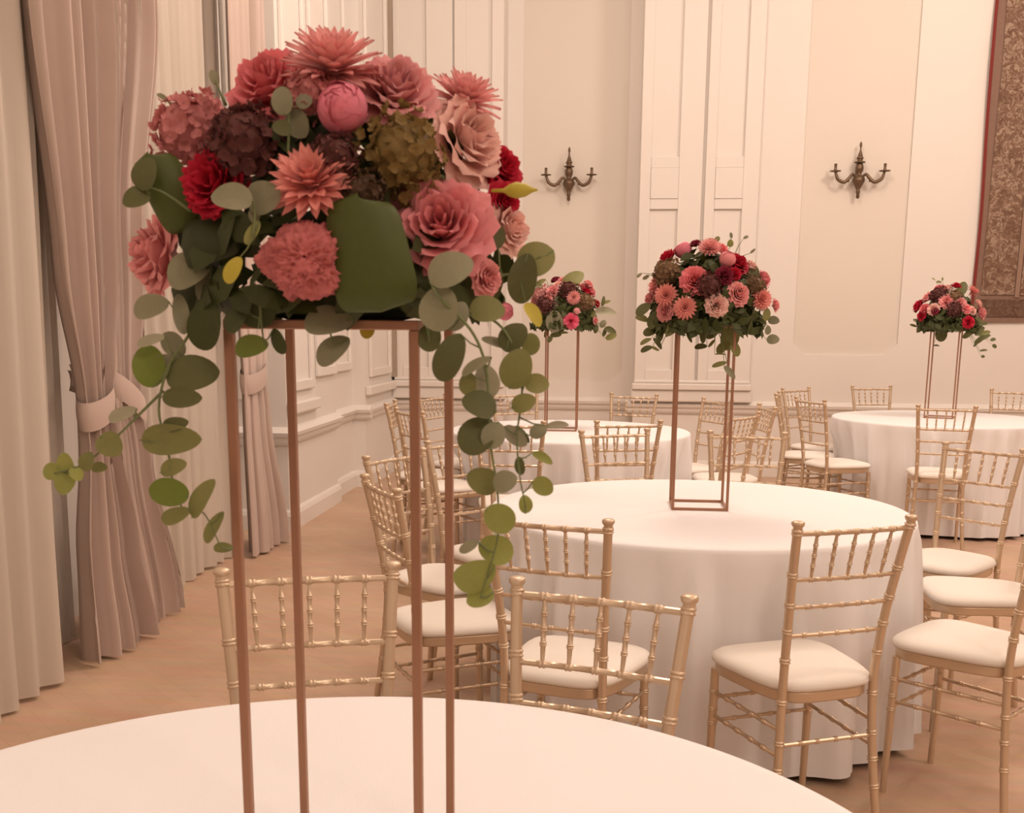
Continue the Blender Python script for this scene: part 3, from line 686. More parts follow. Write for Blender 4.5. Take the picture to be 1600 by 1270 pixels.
FG_LEAVES=[["r_trail",0.136,-0.153,0.045,0.0222,0.0172,0.831,0.297,0.47,0.065,-0.892,0.448,"g"],
["r_trail",0.126,-0.157,0.011,0.0222,0.0191,-0.214,0.371,0.904,-0.229,-0.918,0.323,"g"],
["r_trail",0.141,-0.148,0.004,0.0149,0.01,0.467,0.287,0.836,0.363,-0.925,0.115,"g"],
["r_trail",0.137,-0.168,-0.033,0.0234,0.0135,0.405,0.091,0.91,-0.008,-0.995,0.103,"d"],
["r_trail",0.162,-0.174,-0.04,0.0159,0.0055,0.854,0.042,0.519,-0.23,-0.864,0.448,"g"],
["r_trail",0.169,-0.154,-0.055,0.0162,0.0119,-0.18,0.007,0.984,0.308,-0.949,0.063,"s"],
["r_trail",0.153,-0.16,-0.057,0.0112,0.0087,-0.009,0.01,1.0,-0.264,-0.965,0.008,"o"],
["r_trail",0.165,-0.172,-0.075,0.0166,0.0142,-0.922,-0.163,0.353,0.337,-0.786,0.518,"d"],
["r_trail",0.163,-0.172,-0.103,0.0205,0.0167,0.583,0.424,0.693,0.12,-0.888,0.443,"d"],
["r_trail",0.178,-0.173,-0.102,0.0136,0.0111,0.288,0.42,0.861,0.141,-0.908,0.395,"g"],
["r_trail",0.167,-0.162,-0.146,0.0158,0.0126,-0.93,-0.123,0.346,0.162,-0.983,0.085,"o"],
["r_trail",0.189,-0.178,-0.144,0.0118,0.0105,0.925,-0.054,0.376,-0.19,-0.923,0.336,"g"],
["r_trail",0.185,-0.184,-0.177,0.0155,0.0136,-0.88,0.099,0.465,0.004,-0.977,0.215,"l"],
["r_trail",0.18,-0.167,-0.21,0.0171,0.014,-0.943,-0.035,0.33,0.13,-0.954,0.27,"l"],
["r_trail",0.161,-0.177,-0.233,0.0215,0.0158,0.89,-0.046,0.453,0.025,-0.989,-0.149,"l"],
["r_trail",0.166,-0.175,-0.254,0.014,0.0108,-0.929,0.011,-0.371,-0.198,-0.859,0.472,"l"],
["r_trail",0.156,-0.18,-0.205,0.01,0.005,0.844,0.219,0.489,0.092,-0.958,0.27,"g"],
["r_outer",0.166,-0.123,0.01,0.0172,0.0146,0.93,0.343,0.13,0.223,-0.812,0.54,"o"],
["r_outer",0.175,-0.107,-0.021,0.0175,0.0045,0.925,0.254,-0.283,0.309,-0.936,0.169,"s"],
["r_outer",0.19,-0.114,-0.015,0.0161,0.0141,0.458,0.347,0.819,-0.166,-0.871,0.462,"d"],
["r_outer",0.206,-0.107,-0.021,0.011,0.0091,-0.212,0.343,0.915,-0.164,-0.936,0.313,"o"],
["r_outer",0.194,-0.127,-0.044,0.0198,0.0153,0.322,0.136,0.937,0.006,-0.99,0.142,"o"],
["r_outer",0.213,-0.121,-0.058,0.0122,0.0096,0.954,0.298,-0.033,0.297,-0.927,0.229,"o"],
["r_outer",0.201,-0.127,-0.076,0.0122,0.009,0.929,-0.0,0.369,-0.07,-0.982,0.176,"o"],
["r_outer",0.193,-0.121,-0.108,0.0143,0.0078,0.734,0.188,-0.653,0.115,-0.982,-0.153,"s"],
["r_outer",0.198,-0.113,-0.107,0.0111,0.0046,0.721,-0.051,-0.691,0.07,-0.987,0.146,"d"],
["r_outer",0.215,-0.121,-0.103,0.0091,0.0071,0.823,0.335,0.459,0.173,-0.917,0.359,"g"],
["r_outer",0.234,-0.13,-0.096,0.0109,0.0038,0.949,0.31,0.051,0.267,-0.882,0.388,"s"],
["r_outer",0.219,-0.116,-0.129,0.0111,0.0052,0.878,-0.189,-0.441,0.133,-0.787,0.603,"l"],
["r_outer",0.198,-0.124,-0.136,0.0091,0.0052,-0.21,0.31,0.927,-0.173,-0.945,0.277,"d"],
["r_outer",0.221,-0.134,-0.154,0.011,0.009,0.846,0.154,-0.51,0.258,-0.956,0.139,"l"],
["r_outer",0.203,-0.119,-0.174,0.0092,0.0072,-0.042,0.359,0.932,0.396,-0.851,0.346,"l"],
["r_upper",0.206,-0.054,0.06,0.0201,0.0174,0.832,0.291,0.472,0.175,-0.946,0.274,"o"],
["r_upper",0.194,-0.061,0.041,0.0247,0.0147,0.161,0.034,0.986,-0.106,-0.993,0.051,"d"],
["r_upper",0.167,-0.05,0.038,0.0149,0.0061,0.141,0.268,0.953,0.094,-0.962,0.257,"d"],
["r_upper",0.205,-0.074,0.007,0.0139,0.0073,0.528,-0.228,-0.818,0.313,-0.844,0.437,"y"],
["r_upper",0.163,-0.056,0.085,0.0167,0.0113,-0.375,0.284,0.882,0.28,-0.873,0.4,"d"],
["r_under",0.106,-0.095,-0.016,0.0145,0.0119,-0.038,0.317,0.948,-0.003,-0.948,0.317,"d"],
["r_under",0.091,-0.098,0.024,0.019,0.0131,0.148,0.2,0.969,0.229,-0.96,0.163,"d"],
["under_tip",0.034,-0.048,-0.009,0.0104,0.0076,0.123,0.414,0.902,0.189,-0.902,0.388,"y"],
["l_trail",-0.13,-0.101,0.046,0.0238,0.0199,0.846,0.204,0.492,-0.044,-0.895,0.445,"g"],
["l_trail",-0.118,-0.091,0.034,0.0187,0.0087,0.13,0.357,0.925,0.158,-0.929,0.336,"g"],
["l_trail",-0.17,-0.103,0.011,0.018,0.0133,0.917,0.227,0.328,0.062,-0.893,0.446,"g"],
["l_trail",-0.14,-0.102,0.005,0.0214,0.008,-0.212,0.335,0.918,0.332,-0.859,0.39,"g"],
["l_trail",-0.153,-0.094,-0.025,0.0169,0.0108,-0.664,0.3,0.685,0.032,-0.904,0.427,"g"],
["l_trail",-0.167,-0.114,-0.021,0.014,0.0053,0.898,0.317,0.306,0.238,-0.933,0.269,"s"],
["l_trail",-0.173,-0.107,-0.046,0.0222,0.0161,-0.208,0.278,0.938,0.218,-0.921,0.322,"l2"],
["l_trail",-0.16,-0.103,-0.045,0.0155,0.0101,0.922,0.197,0.334,0.111,-0.959,0.259,"g"],
["l_trail",-0.13,-0.106,-0.054,0.0262,0.0195,0.954,0.261,0.15,0.169,-0.876,0.451,"d"],
["l_trail",-0.113,-0.109,-0.006,0.0252,0.0172,0.161,0.04,0.986,-0.017,-0.999,0.043,"d2"],
["l_trail",-0.136,-0.121,-0.076,0.0193,0.01,0.982,0.187,-0.01,0.188,-0.98,0.072,"d"],
["l_trail",-0.149,-0.124,-0.117,0.0314,0.0154,0.999,-0.036,0.034,-0.04,-0.991,0.125,"o"],
["l_trail",-0.143,-0.124,-0.102,0.014,0.0073,0.978,-0.026,0.206,-0.043,-0.996,0.079,"d"],
["l_trail",-0.145,-0.129,-0.144,0.014,0.0087,0.93,0.099,0.354,-0.022,-0.946,0.322,"o"],
["l_trail",-0.147,-0.139,-0.167,0.022,0.014,-0.984,0.132,0.121,-0.098,-0.963,0.251,"l2"],
["l_trail",-0.114,-0.136,-0.173,0.022,0.0107,0.479,0.171,0.861,-0.266,-0.907,0.328,"o"],
["l_trail",-0.141,-0.14,-0.19,0.0167,0.008,0.924,-0.067,0.378,-0.074,-0.997,0.003,"o"],
["l_trail",-0.104,-0.135,-0.202,0.0181,0.0067,0.481,0.137,0.866,-0.091,-0.975,0.204,"o"],
["l_trail",-0.097,-0.131,-0.223,0.0101,0.0054,0.998,0.058,0.015,0.046,-0.908,0.415,"o"],
["l_outer",-0.216,-0.114,-0.124,0.015,0.0129,0.784,-0.22,-0.581,0.071,-0.897,0.436,"o"],
["l_outer",-0.281,-0.111,-0.153,0.0103,0.009,-0.99,0.128,-0.052,-0.137,-0.959,0.249,"l"],
["l_outer",-0.265,-0.11,-0.146,0.0124,0.0103,-0.17,-0.069,0.983,-0.11,-0.99,-0.088,"l"],
["l_outer",-0.262,-0.12,-0.162,0.013,0.0109,-0.128,-0.376,-0.918,0.139,-0.923,0.359,"l"],
["l_outer",-0.238,-0.119,-0.141,0.0102,0.0088,0.319,0.181,0.93,-0.093,-0.971,0.221,"o"],
["l_outer",-0.233,-0.105,-0.149,0.0083,0.0062,0.999,0.039,0.019,0.022,-0.836,0.549,"o"],
["l_outer",-0.207,-0.101,-0.095,0.0164,0.0068,0.931,0.04,0.363,-0.026,-0.984,0.175,"s"],
["l_outer",-0.249,-0.121,-0.153,0.0082,0.0068,0.527,-0.206,-0.825,0.338,-0.84,0.425,"l"],
["l_crown",-0.169,-0.1,0.137,0.0163,0.0144,0.148,0.195,0.969,-0.195,-0.955,0.222,"d"],
["l_crown",-0.179,-0.102,0.114,0.0138,0.0118,-0.912,-0.257,-0.321,0.094,-0.89,0.446,"d"],
["front_left",-0.055,-0.184,0.105,0.0186,0.0144,-0.986,-0.046,0.16,0.125,-0.842,0.525,"g"],
["front_left",-0.033,-0.163,0.107,0.0165,0.0153,0.931,0.033,0.364,-0.024,-0.988,0.151,"g"],
["front_left",-0.042,-0.162,0.092,0.0074,0.0055,0.036,-0.292,-0.956,0.165,-0.941,0.294,"g"],
["front_left",-0.041,-0.173,0.076,0.0122,0.0049,0.469,0.266,0.842,0.278,-0.95,0.145,"y2"],
["front_left",-0.058,-0.179,0.043,0.0134,0.0073,0.482,0.118,0.868,0.042,-0.993,0.111,"y"],
["front_top",-0.024,-0.125,0.197,0.0137,0.01,-0.114,0.198,0.974,0.073,-0.976,0.207,"g"],
["front_top",-0.013,-0.117,0.178,0.0139,0.012,0.516,-0.074,-0.854,-0.118,-0.993,0.015,"g"],
["front_top",-0.005,-0.12,0.197,0.0081,0.0069,0.711,0.393,0.583,0.268,-0.918,0.292,"g"],
["front_top",-0.022,-0.137,0.171,0.0099,0.0074,-0.88,0.147,0.453,0.04,-0.925,0.377,"d"],
["l_top",-0.117,-0.045,0.235,0.0087,0.0047,-0.37,0.212,0.904,0.181,-0.939,0.294,"g"],
["l_side",-0.173,-0.041,0.218,0.0061,0.0027,-0.869,-0.041,0.494,0.185,-0.951,0.247,"g"],
["front_low",0.015,-0.13,-0.002,0.0231,0.0167,0.947,0.287,0.144,0.155,-0.801,0.578,"g"],
["front_low",0.018,-0.126,-0.029,0.0194,0.013,0.748,0.166,0.642,-0.148,-0.902,0.405,"g"],
["low_left",-0.06,-0.11,0.011,0.0204,0.0191,-0.009,0.018,1.0,0.081,-0.997,0.019,"d2"],
["low_left",-0.062,-0.127,-0.026,0.0169,0.0117,0.98,0.047,0.194,-0.035,-0.917,0.397,"l2"],
["low_left",-0.038,-0.116,-0.021,0.0131,0.0066,-0.337,-0.062,0.939,0.106,-0.994,-0.027,"d2"],
["low_left",-0.079,-0.117,-0.001,0.0144,0.0118,0.466,0.294,0.835,-0.223,-0.874,0.432,"d2"]]
FG_BIG=[[0.061,-0.15,0.058,0.0515,0.0363,-0.183,0.026,0.983,0.158,-0.986,0.055,"leafdark"],
[-0.154,-0.076,0.123,0.0392,0.024,-0.501,-0.028,0.865,0.257,-0.959,0.118,"leafdark"],
[-0.105,-0.101,0.075,0.0322,0.0236,0.979,-0.017,0.205,-0.09,-0.932,0.352,"leafblack"],
[-0.133,-0.072,0.031,0.0289,0.0193,0.853,0.034,0.52,-0.124,-0.956,0.265,"leafblack"]]
FG_BUD=[[0.192,-0.084,0.122,0.017,0.995,0.101,0.027]]
CT_LEAVES=[[0.091,0.058,0.009,0.0484,0.0308,-0.217,0.445,0.869,0.184,-0.855,0.485,"o"],
[0.088,0.027,-0.036,0.0528,0.033,0.161,0.042,0.986,0.104,-0.994,0.025,"o"],
[0.064,-0.005,-0.076,0.0286,0.0176,0.748,-0.015,0.663,-0.347,-0.861,0.371,"o"],
[0.096,-0.095,-0.078,0.0286,0.0154,-0.37,0.212,0.904,0.009,-0.973,0.232,"o"],
[0.234,0.015,0.017,0.0198,0.0154,0.975,-0.198,-0.106,-0.159,-0.942,0.295,"g"],
[0.203,-0.085,-0.016,0.0154,0.011,-0.001,-0.064,0.998,0.165,-0.984,-0.063,"g"],
[0.239,0.045,-0.048,0.022,0.0176,0.992,-0.114,0.049,-0.123,-0.953,0.275,"g"],
[-0.191,-0.038,-0.024,0.0242,0.0154,0.927,0.151,0.344,0.089,-0.978,0.189,"d"],
[-0.206,-0.135,-0.056,0.022,0.0088,0.832,0.294,0.471,-0.008,-0.841,0.541,"o"],
[-0.163,-0.058,-0.064,0.0242,0.0088,0.618,0.151,-0.771,0.407,-0.901,0.15,"d"],
[-0.202,-0.105,-0.082,0.022,0.011,0.888,0.2,0.415,-0.053,-0.851,0.522,"d"],
[-0.172,-0.061,-0.081,0.0154,0.0055,0.875,-0.221,-0.431,-0.096,-0.951,0.294,"o"],
[-0.156,-0.014,-0.033,0.0308,0.0132,0.162,0.018,0.987,0.188,-0.982,-0.013,"d"],
[-0.217,-0.11,0.05,0.0308,0.0176,0.732,0.295,0.614,0.037,-0.917,0.397,"d"],
[-0.219,-0.033,0.02,0.0242,0.0132,0.947,-0.126,-0.294,0.038,-0.869,0.493,"o"],
[-0.18,-0.074,0.016,0.0352,0.0198,0.294,0.382,0.876,-0.261,-0.85,0.458,"d"],
[-0.123,-0.118,-0.01,0.0308,0.0154,0.328,0.01,0.945,0.266,-0.96,-0.083,"o"],
[-0.056,-0.082,-0.001,0.033,0.0198,0.484,-0.009,0.875,0.16,-0.982,-0.099,"o"],
[-0.023,0.02,0.004,0.0308,0.0198,-0.174,-0.037,0.984,0.252,-0.968,0.008,"d"],
[-0.015,-0.083,-0.036,0.0264,0.011,-0.188,0.075,0.979,0.219,-0.969,0.116,"d"],
[-0.017,-0.066,-0.073,0.022,0.011,0.986,-0.097,0.132,-0.146,-0.889,0.434,"d"],
[0.026,0.015,-0.032,0.0242,0.0132,0.852,0.141,0.504,0.038,-0.977,0.21,"d"],
[0.022,-0.026,-0.062,0.0176,0.0055,0.615,0.253,0.747,0.166,-0.967,0.191,"o"],
[-0.06,-0.111,-0.04,0.022,0.0066,0.377,-0.406,-0.833,-0.24,-0.911,0.335,"d"],
[0.142,0.046,-0.004,0.0286,0.0154,-0.364,0.137,0.921,0.244,-0.941,0.236,"d"],
[0.161,-0.015,0.027,0.0374,0.022,0.737,0.174,-0.653,0.379,-0.907,0.186,"o"],
[0.181,-0.018,0.005,0.0242,0.0154,-0.171,-0.06,0.983,-0.134,-0.988,-0.083,"o"],
[0.125,-0.031,0.04,0.033,0.0176,0.526,-0.185,-0.83,0.272,-0.888,0.37,"o"],
[0.046,-0.093,-0.131,0.0264,0.0088,0.959,0.013,0.285,-0.071,-0.956,0.285,"o"],
[0.081,-0.098,-0.157,0.0286,0.011,0.661,-0.096,-0.744,0.091,-0.974,0.206,"g"],
[0.051,-0.067,-0.098,0.022,0.0033,0.939,0.342,-0.042,0.322,-0.824,0.466,"o"],
[-0.014,0.007,0.22,0.033,0.022,0.821,0.24,-0.518,0.374,-0.912,0.169,"l2"],
[-0.007,-0.026,0.201,0.0308,0.0198,0.508,-0.016,-0.861,0.278,-0.943,0.181,"l2"],
[0.003,-0.024,0.279,0.0154,0.0088,0.917,-0.116,0.383,-0.172,-0.978,0.114,"o"],
[0.03,0.013,0.288,0.0132,0.0088,0.431,0.474,0.768,0.095,-0.87,0.484,"o"],
[-0.17,-0.018,0.175,0.0176,0.0088,-0.504,-0.009,0.864,0.423,-0.874,0.238,"d"],
[-0.233,-0.076,0.163,0.011,0.0055,0.751,0.046,0.659,-0.204,-0.933,0.297,"g"],
[-0.209,0.005,0.16,0.0132,0.0066,0.852,0.14,0.505,0.195,-0.979,-0.059,"g"],
[0.071,-0.037,0.297,0.011,0.0055,-0.127,0.342,0.931,-0.005,-0.939,0.344,"g"],
[0.13,0.049,0.297,0.011,0.0055,0.788,0.449,0.422,0.282,-0.872,0.401,"g"],
[0.146,-0.034,0.246,0.011,0.0044,0.745,-0.051,0.665,-0.052,-0.998,-0.018,"g"],
[0.083,0.105,0.281,0.0132,0.011,-0.001,-0.066,0.998,-0.108,-0.992,-0.066,"y2"],
[0.07,-0.014,0.134,0.0132,0.011,0.483,-0.041,0.875,-0.243,-0.966,0.089,"y"],
[-0.137,-0.075,0.003,0.0198,0.0066,0.083,-0.06,0.995,-0.365,-0.931,-0.026,"y"],
[0.152,-0.036,0.166,0.033,0.0198,0.146,0.212,0.966,-0.018,-0.976,0.217,"d"],
[0.148,-0.069,0.079,0.0286,0.0176,0.88,-0.12,-0.459,0.014,-0.96,0.278,"d"],
[-0.004,0.047,0.044,0.033,0.0198,-0.204,0.23,0.952,0.348,-0.891,0.29,"o"],
[0.196,-0.084,0.036,0.022,0.0132,0.145,0.23,0.962,0.046,-0.973,0.225,"o"]]
LT_LEAVES=[[0.056,-0.061,0.251,0.0836,0.0494,0.736,0.271,0.62,0.004,-0.918,0.397,"o"],
[-0.039,-0.106,0.128,0.0722,0.038,0.851,0.151,0.503,0.12,-0.988,0.093,"s"],
[-0.039,-0.16,0.016,0.0646,0.0532,-0.187,0.062,0.98,-0.148,-0.988,0.034,"s"],
[0.131,-0.026,0.027,0.0836,0.0456,0.751,0.088,0.654,-0.087,-0.969,0.23,"o"],
[0.256,-0.099,0.074,0.0646,0.0266,0.978,-0.176,-0.111,-0.11,-0.89,0.442,"s"],
[0.288,-0.117,-0.033,0.038,0.019,0.87,-0.26,-0.419,-0.122,-0.937,0.328,"d"],
[0.293,-0.131,-0.07,0.0342,0.019,0.931,0.032,0.365,-0.023,-0.989,0.146,"o"],
[0.254,-0.093,-0.042,0.0304,0.0114,0.324,0.105,0.94,0.165,-0.985,0.053,"d"],
[0.2,-0.017,-0.024,0.0304,0.0152,0.138,0.296,0.945,0.26,-0.932,0.253,"d"],
[0.243,-0.081,0.004,0.0266,0.019,0.449,0.394,0.802,0.075,-0.911,0.405,"g"],
[-0.01,-0.069,-0.045,0.0342,0.019,0.46,0.331,0.824,-0.145,-0.887,0.437,"d"],
[-0.035,-0.131,-0.063,0.0342,0.0152,0.992,-0.116,0.049,-0.124,-0.974,0.19,"d"],
[-0.066,-0.159,-0.087,0.0228,0.0152,0.462,0.317,0.828,0.038,-0.94,0.338,"d"],
[0.263,-0.001,0.132,0.0228,0.0095,0.922,0.191,0.336,0.102,-0.959,0.265,"o"],
[0.241,-0.107,0.135,0.0304,0.0114,0.154,0.122,0.98,0.284,-0.956,0.075,"d"],
[-0.136,-0.043,0.242,0.038,0.0152,0.853,0.023,0.522,-0.11,-0.969,0.222,"o"],
[-0.142,-0.094,0.221,0.0304,0.0152,0.933,-0.25,-0.261,-0.044,-0.796,0.604,"d"],
[0.162,-0.046,-0.01,0.0304,0.0152,0.747,-0.038,0.664,-0.075,-0.997,0.028,"d"],
[-0.096,-0.082,-0.055,0.0266,0.0114,0.15,0.175,0.973,0.355,-0.928,0.112,"d"],
[0.019,-0.167,-0.049,0.0228,0.0076,1.0,-0.01,0.029,-0.02,-0.93,0.367,"d"]]
RT_LEAVES=[[-0.098,0.171,0.049,0.0647,0.0416,0.748,0.164,0.643,-0.075,-0.942,0.328,"o"],
[0.012,0.191,0.015,0.0647,0.0462,0.432,0.472,0.769,0.296,-0.879,0.374,"d"],
[0.026,0.227,-0.045,0.0601,0.0416,-0.022,0.145,0.989,-0.254,-0.958,0.135,"d"],
[-0.14,0.089,-0.011,0.0462,0.0231,0.939,0.071,-0.337,0.245,-0.824,0.511,"d"],
[-0.194,0.147,0.01,0.0277,0.0092,0.947,-0.139,-0.291,-0.079,-0.975,0.209,"d"],
[-0.156,0.173,-0.02,0.0231,0.0092,0.154,0.122,0.98,0.265,-0.961,0.078,"d"],
[0.105,0.184,0.084,0.0554,0.0323,0.979,-0.018,0.205,-0.117,-0.868,0.482,"o"],
[0.168,0.31,0.275,0.0601,0.037,0.467,0.284,0.837,0.073,-0.956,0.284,"d"],
[0.148,0.25,-0.001,0.0462,0.0231,0.927,0.152,0.344,0.042,-0.951,0.307,"d"],
[0.183,0.125,-0.043,0.0508,0.0231,0.727,0.323,0.606,0.307,-0.942,0.134,"d"],
[0.286,0.263,0.026,0.0554,0.037,0.482,0.112,0.869,-0.032,-0.989,0.145,"d"],
[0.296,0.225,-0.025,0.0508,0.0185,0.717,0.368,0.592,0.231,-0.926,0.298,"d"],
[0.325,0.207,-0.042,0.0462,0.0185,0.92,0.208,0.332,0.062,-0.915,0.4,"o"],
[0.281,0.162,-0.085,0.0462,0.0185,0.743,-0.076,0.665,-0.241,-0.957,0.161,"d"],
[0.333,0.196,-0.068,0.0416,0.0139,0.831,0.298,0.47,-0.038,-0.812,0.582,"d"],
[0.282,0.238,-0.112,0.037,0.0092,0.577,0.444,0.685,0.187,-0.889,0.419,"d"],
[0.388,0.208,-0.085,0.0231,0.0139,0.895,0.327,0.303,0.147,-0.858,0.493,"d"],
[0.406,0.224,-0.132,0.0185,0.0139,0.778,-0.036,-0.627,0.01,-0.997,0.07,"d"],
[0.297,0.111,-0.161,0.0277,0.0092,0.994,0.029,0.109,-0.03,-0.865,0.5,"d"],
[0.327,0.207,-0.206,0.0139,0.0115,0.999,-0.016,0.03,-0.023,-0.966,0.258,"d"],
[0.081,0.226,0.007,0.0323,0.0139,0.329,-0.035,0.944,0.106,-0.992,-0.074,"d"],
[0.0,0.23,-0.132,0.0277,0.0069,0.946,0.321,-0.038,0.289,-0.789,0.541,"d"],
[0.021,0.291,0.343,0.0139,0.0069,0.14,0.271,0.952,-0.151,-0.945,0.291,"o"],
[-0.037,0.311,0.343,0.0139,0.0069,0.879,-0.163,-0.448,0.139,-0.812,0.567,"o"],
[-0.02,0.226,0.319,0.0185,0.0092,0.97,-0.219,-0.101,-0.193,-0.955,0.224,"o"],
[0.322,0.243,0.026,0.037,0.0139,0.927,0.353,0.128,0.275,-0.869,0.411,"d"],
[0.056,0.18,0.058,0.0554,0.0323,0.941,-0.198,-0.275,-0.034,-0.863,0.505,"d"],
[-0.155,0.21,0.04,0.0323,0.0139,0.88,-0.086,-0.468,0.113,-0.918,0.38,"d"]]

# ------------------------------------------------------------------ flowers: unit meshes, facing +Z, radius 1
def petal_rev(rt, zt, half, curl=0., ruff=0., zb=-.6, nu=6, nv=5, seed=0, rb=.05):
    # a petal as a patch of a cup: v runs from base to tip, u across
    rnd = random.Random(seed); p0 = rnd.uniform(0, TAU)
    def fn(u, v):
        u = 2*u-1
        wv = min(1, v/.55)**.6*(math.sqrt(max(0, 1-((v-.5)/.5)**4))*.6+.4 if v > .5 else 1)
        a = u*half*wv
        rho = rb+(rt-rb)*math.sin(v*PI/2)**1.15; z = zb+(zt-zb)*v**1.25
        c = max(0, v-.6)/.4; rho += curl*c*c; z -= curl*.75*c*c
        e = u*u*v; rho += .05*e*(1 if curl else -.4); z -= .06*e+.10*v*u**4
        wob = ruff*v*v*math.sin(u*7+p0+v*3); z += wob; rho += wob*.6+.02*v*math.sin(u*3+p0)
        return (rho*math.cos(a), rho*math.sin(a), z)
    return MB().grid(fn, nu, nv)
def rot_add(dst, src, a, tilt=0.):
    c, s_ = math.cos(a), math.sin(a)
    dst.add([(x*c-y*s_, x*s_+y*c, z) for x, y, z in src.v], src.f)
def blade(length, width, elev, cup=.25, nu=2, nv=5, rb=.06, droop=.12):
    def fn(u, v):
        u = 2*u-1; w = width*(math.sin(PI*min(1, (v*.86+.10)))**.8)*(1 if v < .98 else .25)
        d = rb+length*v; el = elev+droop*v
        x, z = d*math.sin(el), d*math.cos(el)
        lift = cup*width*u*u
        return (x-lift*math.cos(el), u*w, z+lift*math.sin(el))
    return MB().grid(fn, nu, nv)
SPECS = {
 'rose': [(3, .14, .50, 1.35, 0, .0), (4, .25, .53, 1.2, .03, .02), (5, .38, .52, 1.1, .06, .03), (5, .53, .45, 1.0, .10, .04), (5, .69, .33, .92, .15, .04), (6, .84, .14, .80, .19, .045), (6, .96, -.10, .76, .22, .05)],
 'carnation': [(4, .25, .62, 1.2, .05, .06), (5, .45, .60, 1.1, .10, .07), (6, .62, .50, 1.0, .14, .075), (7, .80, .32, .9, .16, .08), (7, .94, .08, .85, .16, .08), (7, .98, -.2, .8, .12, .08)],
}
DAHL = [(9, .62, .14), (13, .76, .38), (16, .86, .66), (18, .93, .94), (18, .95, 1.22), (16, .92, 1.50)]
PROTO = {}
def protos():
    for k, spec in SPECS.items():
        core = MB(); full = MB(); outer = []
        for i, (n, rt, zt, half, curl, ruff) in enumerate(spec):
            hi = petal_rev(rt, zt, half, curl, ruff, nu=8 if ruff > .05 else 6, nv=5, seed=i); lo = petal_rev(rt, zt, half, curl, ruff, nu=4, nv=4, seed=i)
            off = i*2.4
            me = hi.mesh('petal', True)
            for j in range(n):
                a = off+TAU*j/n
                rot_add(full, lo, a)
                if i < 2: rot_add(core, hi, a)
                else: outer.append((me, a))
        cal = MB().lathe([(.02, -.75), (.10, -.72), (.20, -.6), (.24, -.45), (.15, -.3)], 8); core.add(cal.v, cal.f); full.add(cal.v, cal.f)
        PROTO[k] = (core.mesh(k, True), outer, full.mesh(k, True))
    # peony bud: petals lie over one another on a ball and close at the top
    core = MB().lathe([(.05, -.66), (.45, -.5), (.66, -.1), (.62, .3), (.40, .58), (.12, .68)], 14); full = MB(); full.add(core.v, core.f); outer = []
    for i, (n, rr_, tip, half) in enumerate([(4, .80, .10, 1.25), (5, .88, .38, 1.15), (5, .94, .60, 1.05), (5, 1.0, .85, .95)]):
        def pp(u, v):
            u = 2*u-1; th = 2.7+(tip-2.7)*v+.16*u**4*v+.05*math.sin(u*4+i)*v; a = u*half*(min(1, v/.4)**.6)*(1 if v < .6 else math.sqrt(max(.2, 1-((v-.6)/.45)**3)))
            q = rr_*(1-.06*v+.05*u*v); return (q*math.sin(th)*math.cos(a), q*math.sin(th)*math.sin(a), q*.94*math.cos(th))
        hi = MB().grid(pp, 6, 6); me = hi.mesh('petal', True)
        for j in range(n):
            a = i*1.7+TAU*j/n; rot_add(full, hi, a)
            if i < 1: rot_add(core, hi, a)
            else: outer.append((me, a))
    PROTO['peony'] = (core.mesh('peony', True), outer, full.mesh('peony', True))
    core = MB(); full = MB(); outer = []
    for i, (n, ln, el) in enumerate(DAHL):
        hi = blade(ln, .125, el, nu=2, nv=5); me = hi.mesh('petal', True)
        for j in range(n):
            a = i*.7+TAU*j/n; rot_add(full, hi, a)
            if i < 2: rot_add(core, hi, a)
            else: outer.append((me, a))
    core.lathe([(.02, -.5), (.12, -.3), (.14, 0), (.13, .22), (.06, .30)], 8); full.lathe([(.02, -.5), (.12, -.3), (.14, 0), (.13, .22), (.06, .30)], 8)
    PROTO['dahlia'] = (core.mesh('dahlia', True), outer, full.mesh('dahlia', True))
    # hydrangea: a loose lumpy ball of four-petalled florets
    flos = []
    for q in range(4):
        rq = random.Random(q); flo = MB()
        for j in range(4):
            kk = rq.uniform(.8, 1.15); up_ = rq.uniform(.0, .5); tw = rq.uniform(-.25, .25); aj = TAU*j/4+rq.uniform(-.2, .2)
            def pf(u, v):
                u = 2*u-1; w = .58*kk*math.sin(PI*min(1, v*.72+.16)); x, y, z = .95*kk*v, u*w, up_*v*v+.22*u*u*v+tw*u*v
                return (x*math.cos(aj)-y*math.sin(aj), x*math.sin(aj)+y*math.cos(aj), z)
            flo.grid(pf, 2, 3)
        flo.lathe([(.02, -.3), (.1, 0), (.07, .12)], 5); flos.append((flo, flo.mesh('floret', True)))
    full = MB(); outer = []; rnd = random.Random(77); NF = 92
    for i in range(NF):
        zc = 1-1.5*(i+.5)/NF; ra = math.sqrt(max(0, 1-zc*zc)); a = i*2.39996
        n = Vector((ra*math.cos(a), ra*math.sin(a), zc)); q = n.to_track_quat('Z', 'Y') @ Quaternion((0, 0, 1), rnd.uniform(0, TAU))
        q = q @ Quaternion((1, 0, 0), rnd.uniform(-.75, .75)) @ Quaternion((0, 1, 0), rnd.uniform(-.5, .5))
        lump = 1+.10*math.sin(3*n.x+1)*math.sin(3.3*n.y)+.08*math.sin(5*n.z+2*n.x); rr = rnd.uniform(.74, 1.0)*lump; sc = rnd.uniform(.13, .21)
        flo, fme = rnd.choice(flos)
        mtx = Matrix.Translation(n*rr) @ q.to_matrix().to_4x4() @ Matrix.Diagonal((sc, sc, sc, 1)); outer.append((fme, mtx))
        full.add([mtx @ Vector(p) for p in flo.v], flo.f)
